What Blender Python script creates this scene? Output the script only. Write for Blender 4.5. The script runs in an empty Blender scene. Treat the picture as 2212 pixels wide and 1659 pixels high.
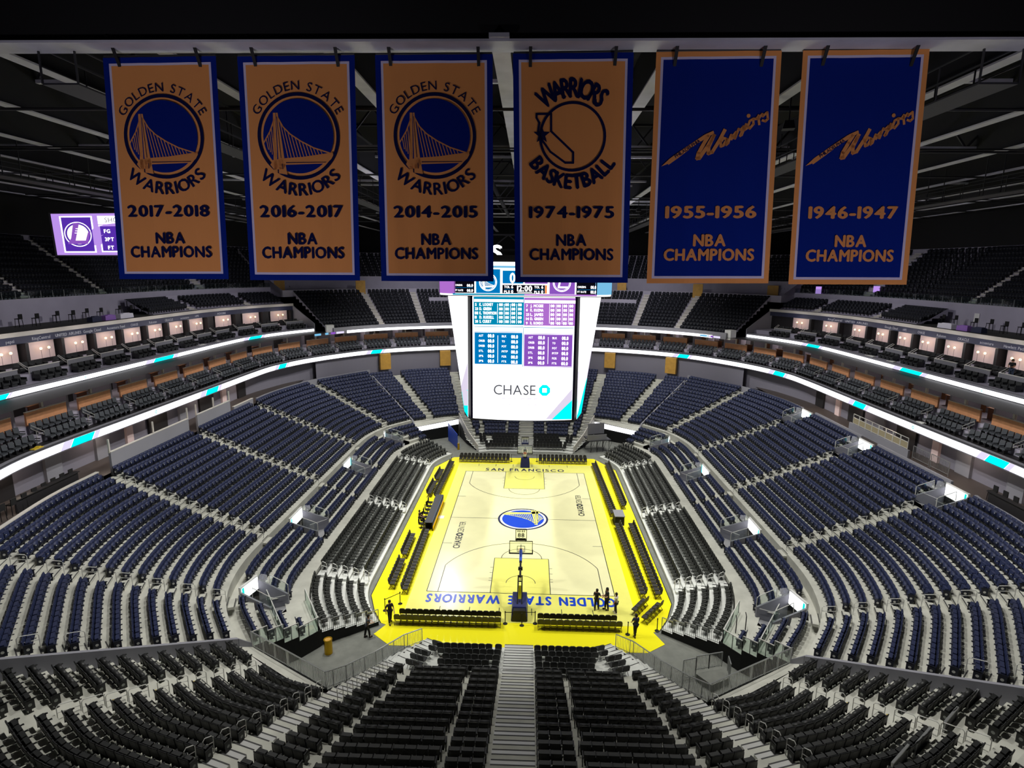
import bpy, math, random
import numpy as np
from mathutils import Matrix, Vector
random.seed(7)
S = bpy.context.scene
COL = S.collection
PI = math.pi
# ------------------------------------------------------------------ camera, world, lights, exposure
W_, H_ = 2212, 1659
CP = (0.5695, -57.025, 25.768)
CM = np.array([[0.99936, -0.015856, 0.03207], [0.034537, 0.193769, -0.980439], [0.009332, 0.980919, 0.194193]])
FPX = 1250.73
cd = bpy.data.cameras.new('camera')
cam = bpy.data.objects.new('camera', cd)
COL.objects.link(cam)
m4 = Matrix.Identity(4)
for r_ in range(3):
    for c_ in range(3):
        m4[r_][c_] = CM[r_][c_]
    m4[r_][3] = CP[r_]
cam.matrix_world = m4
cd.sensor_width = 36.0
cd.lens = FPX / W_ * 36.0
cd.clip_end = 400
S.camera = cam
S.view_settings.view_transform = 'Standard'
S.view_settings.look = 'None'
S.view_settings.exposure = 0.0
S.view_settings.gamma = 1.0
S.view_settings.use_curve_mapping = False
wd = bpy.data.worlds.new('arena_dark')
S.world = wd
wd.use_nodes = True
wd.node_tree.nodes['Background'].inputs[0].default_value = (0.75, 0.72, 1.0, 1)
wd.node_tree.nodes['Background'].inputs[1].default_value = 0.012

def lamp(name, kind, loc, target, power, color=(1, 1, 1), **kw):
    l = bpy.data.lights.new(name, kind)
    l.energy = power
    l.color = color
    for k, v in kw.items():
        setattr(l, k, v)
    o = bpy.data.objects.new(name, l)
    COL.objects.link(o)
    o.location = loc
    d = Vector(target) - Vector(loc)
    o.rotation_euler = d.to_track_quat('-Z', 'Y').to_euler()
    return o

SPORT = []
for i, y in enumerate((-19, -11, -3, 5, 13, 21)):
    for sx in (-1, 1):
        SPORT.append((sx * 17.5, y, 31.4, sx * 3.0, y * 0.75))
        lamp('court_floodlight', 'SPOT', (sx * 17.5, y, 31.4), (sx * 3.0, y * 0.75, 0), 12500, (1.0, 0.99, 0.90),
             spot_size=math.radians(54), spot_blend=0.6, shadow_soft_size=0.35)
for i, y in enumerate((-30, -18, -6, 6, 18, 30)):
    for sx in (-1, 1):
        SPORT.append((sx * 11.5, y, 31.6, sx * 27, y * 1.15))
        lamp('stand_floodlight', 'SPOT', (sx * 11.5, y, 31.6), (sx * 25, y * 1.12, 3), 13000, (1.0, 0.98, 0.93),
             spot_size=math.radians(84), spot_blend=0.8, shadow_soft_size=0.3)
for sx in (-1, 1):
    lamp('end_floodlight', 'SPOT', (sx * 5.8, -26, 31.6), (sx * 7, -29.5, 2), 3000, (1.0, 0.98, 0.9),
         spot_size=math.radians(80), spot_blend=0.9, shadow_soft_size=0.3)
    lamp('end_floodlight', 'SPOT', (sx * 5.8, 28, 31.6), (sx * 8, 36, 3), 6000, (1.0, 0.98, 0.93),
         spot_size=math.radians(84), spot_blend=0.9, shadow_soft_size=0.3)
    lamp('added_banner_fill', 'SPOT', (sx * 10, -51.5, 20.5), (sx * 10, -37, 26.6), 2700, (0.92, 0.86, 1.0),  # added fill spot that brightens the banner fronts, not a house fixture
         spot_size=math.radians(84), spot_blend=0.9, shadow_soft_size=0.6)

for sx in (-1, 1):  # added fill spots that brighten the suite tier
    for y in (-16, 0, 16):
        lamp('added_tier_fill', 'SPOT', (sx * 15.5, y, 31.2), (sx * 39, y * 1.25, 14), 7500, (1.0, 0.97, 0.95), spot_size=math.radians(66), spot_blend=0.8, shadow_soft_size=0.3)
    lamp('added_tier_fill', 'SPOT', (sx * 12, 24, 31.2), (sx * 20, 47, 13), 7500, (1.0, 0.97, 0.95), spot_size=math.radians(66), spot_blend=0.8, shadow_soft_size=0.3)
for x, y in ((-7, -8), (7, -8), (-7, 8), (7, 8)):  # added upward fill, stands in for screen glare on the roof steel
    lamp('added_roof_fill', 'SPOT', (x, y, 27.6), (x * 2.2, y * 2.0, 36), 900, (0.80, 0.78, 1.0), spot_size=math.radians(150), spot_blend=0.6, shadow_soft_size=0.3)
for sx in (-1, 1):  # added lavender fill spots that brighten the upper decks
    for y in (-14, 6, 26):
        lamp('added_deck_fill', 'SPOT', (sx * 34, y, 31.0), (sx * 53, y + 3, 22.0), 1300, (0.92, 0.88, 1.0), spot_size=math.radians(110), spot_blend=0.9, shadow_soft_size=0.4)
    lamp('added_deck_fill', 'SPOT', (sx * 14, 36, 31.0), (sx * 15, 54, 18), 5000, (0.92, 0.90, 1.0), spot_size=math.radians(100), spot_blend=0.9, shadow_soft_size=0.4)
lamp('glare_floodlight', 'SPOT', (-13.4, 37.0, 31.4), (-5.7, -14.6, 0), 9000, (1, 1, .94), spot_size=math.radians(26), spot_blend=0.7, shadow_soft_size=0.45)
# ------------------------------------------------------------------ materials
def lin(c):
    return tuple((x / 12.92 if x <= 0.04045 else ((x + 0.055) / 1.055) ** 2.4) for x in [v / 255 for v in c])
MATS = {}
def mat(name, rgb, rough=0.6, metal=0.0, noise=0.0, scale=2.0, bump=0.0, spec=0.5, trans=0.0, alpha=None):
    m = bpy.data.materials.new(name)
    m.use_nodes = True
    nt = m.node_tree
    b = nt.nodes['Principled BSDF']
    c = lin(rgb)
    b.inputs['Base Color'].default_value = (*c, 1)
    b.inputs['Roughness'].default_value = rough
    b.inputs['Metallic'].default_value = metal
    b.inputs['Specular IOR Level'].default_value = spec
    if alpha is not None:
        b.inputs['Alpha'].default_value = alpha
    if noise or bump:
        tc = nt.nodes.new('ShaderNodeTexCoord')
        n = nt.nodes.new('ShaderNodeTexNoise')
        n.inputs['Scale'].default_value = scale
        n.inputs['Detail'].default_value = 5
        nt.links.new(tc.outputs['Object'], n.inputs['Vector'])
        if noise:
            mr = nt.nodes.new('ShaderNodeMapRange')
            mr.inputs[1].default_value = 0.3
            mr.inputs[2].default_value = 0.7
            mr.inputs[3].default_value = 1 - noise
            mr.inputs[4].default_value = 1 + noise
            hs = nt.nodes.new('ShaderNodeHueSaturation')
            hs.inputs['Color'].default_value = (*c, 1)
            nt.links.new(n.outputs['Fac'], mr.inputs[0])
            nt.links.new(mr.outputs[0], hs.inputs['Value'])
            nt.links.new(hs.outputs[0], b.inputs['Base Color'])
        if bump:
            bp = nt.nodes.new('ShaderNodeBump')
            bp.inputs['Strength'].default_value = bump
            nt.links.new(n.outputs['Fac'], bp.inputs['Height'])
            nt.links.new(bp.outputs[0], b.inputs['Normal'])
    MATS[name] = m
    return m
def emit(name, rgb, strength=1.0):
    m = bpy.data.materials.new(name)
    m.use_nodes = True
    nt = m.node_tree
    nt.nodes.remove(nt.nodes['Principled BSDF'])
    e = nt.nodes.new('ShaderNodeEmission')
    e.inputs[0].default_value = (*lin(rgb), 1)
    e.inputs[1].default_value = strength
    nt.links.new(e.outputs[0], nt.nodes['Material Output'].inputs[0])
    MATS[name] = m
    return m
def cloth(name, rgb, tr=0.35):
    m = bpy.data.materials.new(name)
    m.use_nodes = True
    nt = m.node_tree
    nt.nodes.remove(nt.nodes['Principled BSDF'])
    d = nt.nodes.new('ShaderNodeBsdfDiffuse')
    t = nt.nodes.new('ShaderNodeBsdfTranslucent')
    d.inputs[0].default_value = (*lin(rgb), 1)
    t.inputs[0].default_value = (*lin(rgb), 1)
    x = nt.nodes.new('ShaderNodeMixShader')
    x.inputs[0].default_value = tr
    nt.links.new(d.outputs[0], x.inputs[1])
    nt.links.new(t.outputs[0], x.inputs[2])
    nt.links.new(x.outputs[0], nt.nodes['Material Output'].inputs[0])
    MATS[name] = m
    return m
def glass(name, rgb, fac=0.8, rough=0.05):
    m = bpy.data.materials.new(name)
    m.use_nodes = True
    nt = m.node_tree
    nt.nodes.remove(nt.nodes['Principled BSDF'])
    t = nt.nodes.new('ShaderNodeBsdfTransparent')
    t.inputs[0].default_value = (*lin(rgb), 1)
    g = nt.nodes.new('ShaderNodeBsdfGlossy')
    g.inputs['Roughness'].default_value = rough
    x = nt.nodes.new('ShaderNodeMixShader')
    x.inputs[0].default_value = 1 - fac
    nt.links.new(t.outputs[0], x.inputs[1])
    nt.links.new(g.outputs[0], x.inputs[2])
    nt.links.new(x.outputs[0], nt.nodes['Material Output'].inputs[0])
    MATS[name] = m
    return m

mat('concrete', (186, 186, 176), 0.85, noise=0.13, scale=0.9)
mat('concrete_wall', (150, 150, 152), 0.85, noise=0.06, scale=0.7)
mat('fascia_gray', (134, 134, 142), 0.7, noise=0.04, scale=0.5)
mat('tier_gray', (168, 164, 180), 0.8, noise=0.06, scale=0.5)
mat('cream_cap', (196, 192, 184), 0.7)
mat('floor_gray', (112, 114, 108), 0.7, noise=0.15, scale=1.5)
mat('steel_step', (190, 190, 188), 0.5, 0.3)
mat('nosing', (62, 62, 62), 0.7)
mat('platform_white', (206, 208, 204), 0.6, noise=0.05)
mat('seat_navy', (27, 36, 70), 0.6, noise=0.05, scale=3)
mat('seat_navy_dark', (22, 26, 40), 0.55)
mat('riser_black', (50, 52, 48), 0.6, noise=0.08, scale=3)
mat('terrace_dark', (52, 52, 48), 0.8)
mat('seat_upper', (24, 27, 36), 0.6)
mat('seat_black', (30, 31, 31), 0.55, noise=0.08, scale=3)
mat('seat_shell', (17, 18, 19), 0.5)
mat('seat_light_edge', (132, 136, 132), 0.5)
mat('suite_gray', (70, 74, 80), 0.6)
mat('chair_brown_black', (46, 44, 42), 0.55)
mat('chair_metal', (88, 74, 44), 0.4, 0.6)
mat('rail_steel', (176, 178, 178), 0.35, 0.7)
mat('rail_white', (205, 205, 200), 0.45, 0.1)
mat('dark_metal', (38, 38, 40), 0.5, 0.3)
mat('black', (8, 8, 9), 0.7)
mat('black_soft', (16, 16, 17), 0.85)
mat('skirt_black', (14, 15, 14), 0.9)
mat('white_panel', (225, 225, 222), 0.5)
mat('tan_wall', (206, 146, 104), 0.6, noise=0.08, scale=3)
mat('suite_wall', (124, 122, 134), 0.5)
mat('suite_dark', (30, 28, 30), 0.6)
mat('concourse_tile', (72, 64, 60), 0.5)
mat('tan_mesh', (150, 140, 112), 0.8)
mat('scr_cloth', (226, 224, 236), 0.8)
mat('led_lavcloth', (150, 110, 190), 0.8)
mat('led_lav_panel', (196, 190, 208), 0.7)
mat('wood_brown', (110, 70, 40), 0.5)
mat('shade_pink', (226, 202, 200), 0.7)
mat('fascia_navy', (44, 48, 74), 0.6)
mat('gold_paint', (196, 150, 66), 0.6, noise=0.1)
mat('gold_metal', (216, 172, 40), 0.3, 0.8)
mat('roof_black', (8, 8, 9), 0.9)
mat('beam_dark', (15, 15, 16), 0.75)
mat('beam_flange_lit', (196, 196, 206), 0.6, noise=0.12, scale=1.0)  # light bounced from court and screens is put into this paler colour
mat('truss_gray', (46, 46, 50), 0.6)
mat('blue_panel', (32, 72, 186), 0.5)
mat('court_wood', (229, 225, 178), 0.22, noise=0.03, scale=0.6)
mat('court_key', (230, 226, 118), 0.22, noise=0.02)
mat('court_yellow', (246, 236, 34), 0.25)
mat('line_dark', (30, 34, 40), 0.35)
mat('paint_blue', (26, 66, 190), 0.3)
mat('paint_navy', (30, 36, 74), 0.3)
mat('paint_white', (240, 240, 236), 0.3)
mat('pad_navy', (24, 32, 92), 0.5)
mat('orange', (220, 90, 30), 0.5)
mat('net_white', (230, 230, 225), 0.8)
mat('shirt_black', (22, 22, 24), 0.9)
mat('shirt_white', (235, 235, 235), 0.9)
mat('shirt_blue', (34, 44, 72), 0.9)
mat('shirt_gray', (84, 88, 92), 0.9)
mat('pants_dark', (26, 26, 30), 0.9)
mat('pants_blue', (58, 70, 92), 0.9)
mat('skin', (196, 148, 120), 0.6)
mat('hair_dark', (28, 22, 18), 0.8)
mat('shoe_white', (220, 220, 220), 0.7)
mat('warn_yellow', (226, 196, 60), 0.7)
mat('led_housing', (60, 60, 66), 0.6)
cloth('banner_gold', (226, 152, 90), 0.12)
cloth('banner_blue', (16, 38, 128), 0.12)
cloth('banner_white', (206, 198, 226), 0.12)
cloth('banner_navy', (22, 26, 70), 0.1)
glass('rail_glass', (236, 244, 240), 0.91)
glass('clear_glass', (250, 252, 244), 0.95)
mat('armchair_gray', (42, 44, 46), 0.7)
glass('box_glass', (150, 160, 165), 0.82)
emit('led_white', (250, 250, 255), 2.6)
emit('led_cyan', (0, 232, 230), 1.25)
emit('led_lavender', (214, 206, 232), 1.2)
emit('led_text', (176, 178, 176), 1.0)
emit('led_textcyan', (120, 214, 214), 1.1)
emit('scr_white', (252, 252, 255), 1.9)
emit('scr_teal', (0, 138, 180), 1.0)
emit('scr_blue', (0, 120, 190), 1.0)
emit('scr_sky', (120, 190, 230), 1.0)
emit('scr_purple', (140, 84, 190), 1.0)
emit('scr_violet', (176, 110, 206), 1.0)
emit('scr_black', (10, 8, 18), 1.0)
emit('scr_gray', (74, 76, 84), 1.0)
emit('scr_cyan', (0, 240, 236), 1.2)
emit('scr_lav', (222, 212, 234), 1.05)
emit('scr_orange', (240, 130, 50), 1.1)
emit('scr_deep', (86, 46, 170), 1.0)
emit('scr_lilac', (180, 140, 226), 1.1)
emit('scr_cream', (252, 250, 226), 1.5)
emit('lamp_glow', (255, 214, 140), 6.0)
emit('lamp_white', (255, 250, 240), 14.0)
emit('suite_glow', (255, 170, 70), 2.0)
emit('sign_text', (190, 190, 200), 0.55)
emit('scr_bluepanel', (110, 150, 226), 1.0)
emit('scr_yellow', (250, 190, 20), 0.9)
emit('box_back', (226, 196, 190), 0.30)

# ------------------------------------------------------------------ mesh helpers
class MB:
    def __init__(s):
        s.V, s.F, s.I = [], [], []
    def add(s, v, f, mi=0):
        o = len(s.V)
        s.V += [tuple(q) for q in v]
        s.F += [tuple(o + i for i in q) for q in f]
        s.I += [mi] * len(f)
        return s
    def box(s, c, d, rz=0.0, mi=0, top=1.0, rx=0.0):
        hx, hy, hz = d[0] / 2, d[1] / 2, d[2] / 2
        P = []
        for z, k in ((-hz, 1), (hz, top)):
            for x, y in ((-hx, -hy), (hx, -hy), (hx, hy), (-hx, hy)):
                P.append((x * k, y * k, z))
        cr, sr = math.cos(rx), math.sin(rx)
        P = [(x, y * cr - z * sr, y * sr + z * cr) for x, y, z in P]
        ca, sa = math.cos(rz), math.sin(rz)
        P = [(c[0] + x * ca - y * sa, c[1] + x * sa + y * ca, c[2] + z) for x, y, z in P]
        return s.add(P, [(3, 2, 1, 0), (4, 5, 6, 7), (0, 1, 5, 4), (1, 2, 6, 5), (2, 3, 7, 6), (3, 0, 4, 7)], mi)
    def bar(s, a, b, w, h=None, mi=0):
        h = h or w
        a, b = Vector(a), Vector(b)
        d = (b - a)
        if d.length < 1e-6:
            return s
        d.normalize()
        up = Vector((0, 0, 1)) if abs(d.z) < 0.95 else Vector((0, 1, 0))
        u = d.cross(up).normalized()
        v = u.cross(d).normalized()
        P = []
        for q in (a, b):
            for i, j in ((-1, -1), (1, -1), (1, 1), (-1, 1)):
                P.append(q + u * (i * w / 2) + v * (j * h / 2))
        return s.add(P, [(3, 2, 1, 0), (4, 5, 6, 7), (0, 1, 5, 4), (1, 2, 6, 5), (2, 3, 7, 6), (3, 0, 4, 7)], mi)
    def tube(s, pts, r, n=6, mi=0, closed=False):
        pts = [Vector(p) for p in pts]
        N = len(pts)
        rings = []
        for i, p in enumerate(pts):
            a = pts[(i - 1) % N] if (closed or i > 0) else p
            b = pts[(i + 1) % N] if (closed or i < N - 1) else p
            d = (b - a).normalized()
            up = Vector((0, 0, 1)) if abs(d.z) < 0.9 else Vector((1, 0, 0))
            u = d.cross(up).normalized()
            v = u.cross(d).normalized()
            rings.append([p + (u * math.cos(t) + v * math.sin(t)) * r for t in [2 * PI * k / n for k in range(n)]])
        V = [q for R in rings for q in R]
        F = []
        for i in range(N if closed else N - 1):
            j = (i + 1) % N
            for k in range(n):
                k2 = (k + 1) % n
                F.append((i * n + k, i * n + k2, j * n + k2, j * n + k))
        if not closed:
            F.append(tuple(range(n))[::-1])
            F.append(tuple((N - 1) * n + k for k in range(n)))
        return s.add(V, F, mi)
    def lathe(s, c, prof, n=16, mi=0, cap=True):
        V, F = [], []
        for r, z in prof:
            V += [(c[0] + r * math.cos(2 * PI * k / n), c[1] + r * math.sin(2 * PI * k / n), c[2] + z) for k in range(n)]
        for i in range(len(prof) - 1):
            for k in range(n):
                k2 = (k + 1) % n
                F.append((i * n + k, i * n + k2, (i + 1) * n + k2, (i + 1) * n + k))
        if cap:
            F.append(tuple(range(n))[::-1])
            F.append(tuple((len(prof) - 1) * n + k for k in range(n)))
        return s.add(V, F, mi)
    def prism(s, poly, z0, z1, mi=0):
        n = len(poly)
        V = [(x, y, z0) for x, y in poly] + [(x, y, z1) for x, y in poly]
        F = [tuple(range(n))[::-1], tuple(range(n, 2 * n))] + [(i, (i + 1) % n, n + (i + 1) % n, n + i) for i in range(n)]
        return s.add(V, F, mi)
    def quad(s, a, b, c, d, mi=0):
        return s.add([a, b, c, d], [(0, 1, 2, 3)], mi)
    def wall(s, pts, z0, z1, t=0.12, mi=0):
        """vertical wall of thickness t along a plan polyline; z0/z1 numbers or lists"""
        n = len(pts)
        a0 = z0 if isinstance(z0, (list, tuple)) else [z0] * n
        a1 = z1 if isinstance(z1, (list, tuple)) else [z1] * n
        for i in range(n - 1):
            p, q = Vector(pts[i][:2]), Vector(pts[i + 1][:2])
            d = (q - p)
            if d.length < 1e-6:
                continue
            d.normalize()
            nn = Vector((-d.y, d.x)) * t / 2
            V = [(p.x + nn.x, p.y + nn.y, a0[i]), (p.x - nn.x, p.y - nn.y, a0[i]), (q.x - nn.x, q.y - nn.y, a0[i + 1]), (q.x + nn.x, q.y + nn.y, a0[i + 1]),
                 (p.x + nn.x, p.y + nn.y, a1[i]), (p.x - nn.x, p.y - nn.y, a1[i]), (q.x - nn.x, q.y - nn.y, a1[i + 1]), (q.x + nn.x, q.y + nn.y, a1[i + 1])]
            s.add(V, [(0, 1, 2, 3), (7, 6, 5, 4), (0, 4, 5, 1), (1, 5, 6, 2), (2, 6, 7, 3), (3, 7, 4, 0)], mi)
        return s
    def data(s, name, mats):
        me = bpy.data.meshes.new(name)
        me.from_pydata(s.V, [], s.F)
        for m in mats:
            me.materials.append(MATS[m])
        if len(mats) > 1:
            me.polygons.foreach_set('material_index', s.I)
        me.update()
        return me
    def build(s, name, mats, parent=None, smooth=False, loc=None):
        if isinstance(mats, str):
            mats = [mats]
        me = s.data(name, mats)
        if smooth:
            me.polygons.foreach_set('use_smooth', [True] * len(me.polygons))
        o = bpy.data.objects.new(name, me)
        COL.objects.link(o)
        if parent is not None:
            o.parent = parent
        if loc is not None:
            o.location = loc
        return o

def tag(o, label=None, cat=None, group=None, kind=None):
    if label: o['label'] = label
    if cat: o['category'] = cat
    if group: o['group'] = group
    if kind: o['kind'] = kind
    return o
def empty(name, loc, rz=0.0, **kw):
    o = bpy.data.objects.new(name, None)
    COL.objects.link(o)
    o.empty_display_size = 0.2
    o.location = loc
    o.rotation_euler = (0, 0, rz)
    return tag(o, **kw)
def struct(mb, name, mats, **kw):
    o = mb.build(name, mats, **kw)
    o['kind'] = 'structure'
    return o
def copy_tree(o, loc=None, rz=None, parent=None, **kw):
    c = o.copy()
    COL.objects.link(c)
    if parent is not None:
        c.parent = parent
    if loc is not None: c.location = loc
    if rz is not None: c.rotation_euler = (0, 0, rz)
    for ch in KIDS.get(o.name, []):
        copy_tree(ch, parent=c)
    return tag(c, **kw)
KIDS = {}
def proto(o, kids):
    KIDS[o.name] = kids
    return o
ORD = 'zeroth first second third fourth fifth sixth seventh eighth ninth tenth eleventh twelfth'.split()
def nth(n):
    if n < len(ORD):
        return ORD[n]
    suf = 'th' if 10 <= n % 100 <= 20 else {1: 'st', 2: 'nd', 3: 'rd'}.get(n % 10, 'th')
    return '%d%s' % (n, suf)
def project(x, y, z):
    d = (x - CP[0], y - CP[1], z - CP[2])
    c = [sum(d[i] * CM[i][j] for i in range(3)) for j in range(3)]
    dep = -c[2]
    if dep < 0.5:
        return -9e9, -9e9, dep
    return W_ / 2 + FPX * c[0] / dep, H_ / 2 - FPX * c[1] / dep, dep

def mass(name, groups, mats, **kw):
    """one mesh made of template mesh builders repeated at (x, y, z, rot)"""
    CO, LP, TT, MI = [], [], [], []
    base = 0
    for T, inst in groups:
        if not inst:
            continue
        V = np.array(T.V, float)
        nv = len(V)
        A = np.array(inst, float)
        n = len(A)
        ca, sa = np.cos(A[:, 3]), np.sin(A[:, 3])
        X = V[None, :, 0] * ca[:, None] - V[None, :, 1] * sa[:, None] + A[:, 0:1]
        Y = V[None, :, 0] * sa[:, None] + V[None, :, 1] * ca[:, None] + A[:, 1:2]
        Z = np.broadcast_to(V[None, :, 2], X.shape) + A[:, 2:3]
        CO.append(np.stack([X, Y, Z], 2).reshape(-1))
        flat = np.array([i for f in T.F for i in f])
        LP.append((flat[None, :] + (base + np.arange(n) * nv)[:, None]).reshape(-1))
        TT.append(np.tile(np.array([len(f) for f in T.F]), n))
        MI.append(np.tile(np.array(T.I, np.int32), n))
        base += n * nv
    co, loops, tots, mi = (np.concatenate(q) for q in (CO, LP, TT, MI))
    me = bpy.data.meshes.new(name)
    me.vertices.add(base)
    me.vertices.foreach_set('co', co)
    me.loops.add(len(loops))
    me.loops.foreach_set('vertex_index', loops.astype(np.int32))
    me.polygons.add(len(tots))
    me.polygons.foreach_set('loop_start', np.concatenate([[0], np.cumsum(tots)[:-1]]).astype(np.int32))
    me.polygons.foreach_set('material_index', mi.astype(np.int32))
    for m in mats:
        me.materials.append(MATS[m])
    me.update(calc_edges=True)
    o = bpy.data.objects.new(name, me)
    COL.objects.link(o)
    return tag(o, **kw)

# ------------------------------------------------------------------ lettering
GL = {}
def glyph(ch, bold=0.0):
    k = (ch, bold)
    if k in GL:
        return GL[k]
    cu = bpy.data.curves.new('glyph', 'FONT')
    cu.body = ch
    cu.size = 1.0
    cu.offset = bold
    cu.resolution_u = 3
    o = bpy.data.objects.new('glyph', cu)
    COL.objects.link(o)
    dg = bpy.context.evaluated_depsgraph_get()
    me = o.evaluated_get(dg).to_mesh()
    v = [(q.co.x, q.co.y) for q in me.vertices]
    f = [tuple(p.vertices) for p in me.polygons]
    o.evaluated_get(dg).to_mesh_clear()
    bpy.data.objects.remove(o)
    bpy.data.curves.remove(cu)
    if v:
        x0 = min(q[0] for q in v); x1 = max(q[0] for q in v)
        v = [(x - x0, y) for x, y in v]
        w = x1 - x0
    else:
        w = 0.3
    GL[k] = (v, f, w)
    return GL[k]
CAPH = None
def text2d(s, h, bold=0.02, gap=0.09, squeeze=1.0):
    """flat lettering: list of (verts2d, faces), baseline at y=0, centred in x, capitals h high"""
    global CAPH
    if CAPH is None:
        CAPH = max(y for x, y in glyph('H', 0.0)[0])
    k = h / CAPH
    x = 0
    out = []
    for ch in s:
        v, f, w = glyph(ch, 0.0)
        ex = bold if bold > .012 else 0.0
        if v:
            for e, g in (((0, 0),) if not ex else ((-ex, 0), (ex, 0), (0, ex * .7), (0, -ex * .7), (0, 0))):
                out.append(([((x + a + e) * k * squeeze, (b + g) * k) for a, b in v], f))
        x += w + gap + ex
    tw = (x - gap) * k * squeeze
    return [([(a - tw / 2, b) for a, b in v], f) for v, f in out], tw
def arc_text(s, h, R, amid, span, below=False, bold=0.02, squeeze=1.0):
    """letters round a circle of radius R (baseline), centred at angle amid, spread over angle span"""
    global CAPH
    if CAPH is None:
        CAPH = max(y for x, y in glyph('H', 0.0)[0])
    k = h / CAPH
    ex = bold if bold > .012 else 0.0
    bold = 0.0
    ws = [glyph(c, bold)[2] * squeeze + 0.12 + ex for c in s]
    tot = sum(ws)
    out = []
    acc = 0
    for c, w in zip(s, ws):
        v, f, gw = glyph(c, bold)
        t = (acc + w / 2) / tot
        acc += w
        if not v:
            continue
        a = amid + (span / 2 - span * t) * (1 if not below else -1)
        for e, g in (((0, 0),) if not ex else ((-ex, 0), (ex, 0), (0, ex * .7), (0, -ex * .7), (0, 0))):
          P = []
          for x, y in v:
            lx = (x + e - gw / 2) * k * squeeze
            ly = (y + g) * k
            if not below:
                r = R + ly
                ax, ay = math.cos(a), math.sin(a)
                P.append((ax * r + ay * lx, ay * r - ax * lx))
            else:
                r = R - ly
                ax, ay = math.cos(a), math.sin(a)
                P.append((ax * r - ay * lx, ay * r + ax * lx))
          out.append((P, f))
    return out
def put(mb, pieces, fn, mi=0):
    prev, n = None, 0
    for v, f in pieces:
        n = n + 1 if f is prev else 0
        prev = f
        q = [fn(x, y) for x, y in v]
        if n % 5:                       # thickened lettering: keep the copies of a letter a hair apart
            a, b, c = (Vector(q[i]) for i in f[0][:3])
            nn = (b - a).cross(c - a)
            if nn.length > 0:
                nn = nn.normalized() * (.0012 * (n % 5))
                q = [(p[0] + nn.x, p[1] + nn.y, p[2] + nn.z) for p in q]
        mb.add(q, f, mi)
    return mb
def ring2d(r0, r1, n=48, a0=0, a1=2 * PI):
    v, f = [], []
    for i in range(n + 1):
        a = a0 + (a1 - a0) * i / n
        v += [(r0 * math.cos(a), r0 * math.sin(a)), (r1 * math.cos(a), r1 * math.sin(a))]
    for i in range(n):
        f.append((2 * i, 2 * i + 1, 2 * i + 3, 2 * i + 2))
    return [(v, f)]
def disc2d(r, n=48):
    return [([(r * math.cos(2 * PI * i / n), r * math.sin(2 * PI * i / n)) for i in range(n)], [tuple(range(n))])]
def poly2d(*p):
    return [(list(p), [tuple(range(len(p)))])]
def stroke2d(pts, w):
    out = []
    for a, b in zip(pts[:-1], pts[1:]):
        dx, dy = b[0] - a[0], b[1] - a[1]
        L = math.hypot(dx, dy) or 1
        nx, ny = -dy / L * w / 2, dx / L * w / 2
        ex, ey = dx / L * w * 0.3, dy / L * w * 0.3
        out.append(([(a[0] - ex + nx, a[1] - ey + ny), (a[0] - ex - nx, a[1] - ey - ny), (b[0] + ex - nx, b[1] + ey - ny), (b[0] + ex + nx, b[1] + ey + ny)], [(0, 1, 2, 3)]))
    return out
# ------------------------------------------------------------------ plan geometry of the seating bowl
YC = 0.8
def fillet(pts, r):
    out = [pts[0]]
    for i in range(1, len(pts) - 1):
        a, b, c = (np.array(p, float) for p in (pts[i - 1], pts[i], pts[i + 1]))
        ra = min(r, 0.45 * np.linalg.norm(a - b))
        rc = min(r, 0.45 * np.linalg.norm(c - b))
        p0 = b + (a - b) / np.linalg.norm(a - b) * ra
        p2 = b + (c - b) / np.linalg.norm(c - b) * rc
        for t in (0, 0.2, 0.4, 0.6, 0.8, 1):
            out.append(tuple((1 - t) ** 2 * p0 + 2 * t * (1 - t) * b + t * t * p2))
    out.append(pts[-1])
    return [(float(x), float(y)) for x, y in out]
def mir(pts, sx, sy):
    return [(sx * x, y if sy > 0 else 2 * YC - y) for x, y in pts]
QUADS = [(1, 1), (-1, 1), (1, -1), (-1, -1)]      # (right/left, near/far)
def ret_edge(i):
    return fillet([(12.4 + .87 * i, YC), (12.4 + .87 * i, -14.6 - .08 * i), (11.55 + .83 * i, -17.1 - .22 * i), (10.33 + .66 * i, -19.0 - .488 * i)], 1.6)
RET_Z = [.28, .47, .64, .80, .95]
def club_edge(j):
    if j == 0:
        return fillet([(16.85, YC), (16.85, -15.0), (15.75, -18.3), (13.75, -21.7)], 2.2)
    t = (j - 1) / 3.0
    L = lambda a, b: a + (b - a) * t
    return fillet([(L(18.35, 21.26), YC), (L(18.35, 21.26), -16.3), (L(17.3, 19.9), L(-19.0, -21.0)), (L(14.6, 16.7), L(-22.9, -25.0))], 2.4)
CLUB_Z = [1.25, 1.6, 1.95, 2.3]
NMAIN = 15
def main_z(k): return 3.2 + .355 * k
def main_edge(k):
    return fillet([(21.7 + .88 * k, YC), (21.7 + .88 * k, -16.6 - .05 * k), (20.3 + .835 * k, -21.7 - .31 * k), (17.2 + .61 * k, -25.7 - .67 * k)], 3.0)
def end_z(k): return 1.0 + .315 * k
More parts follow.
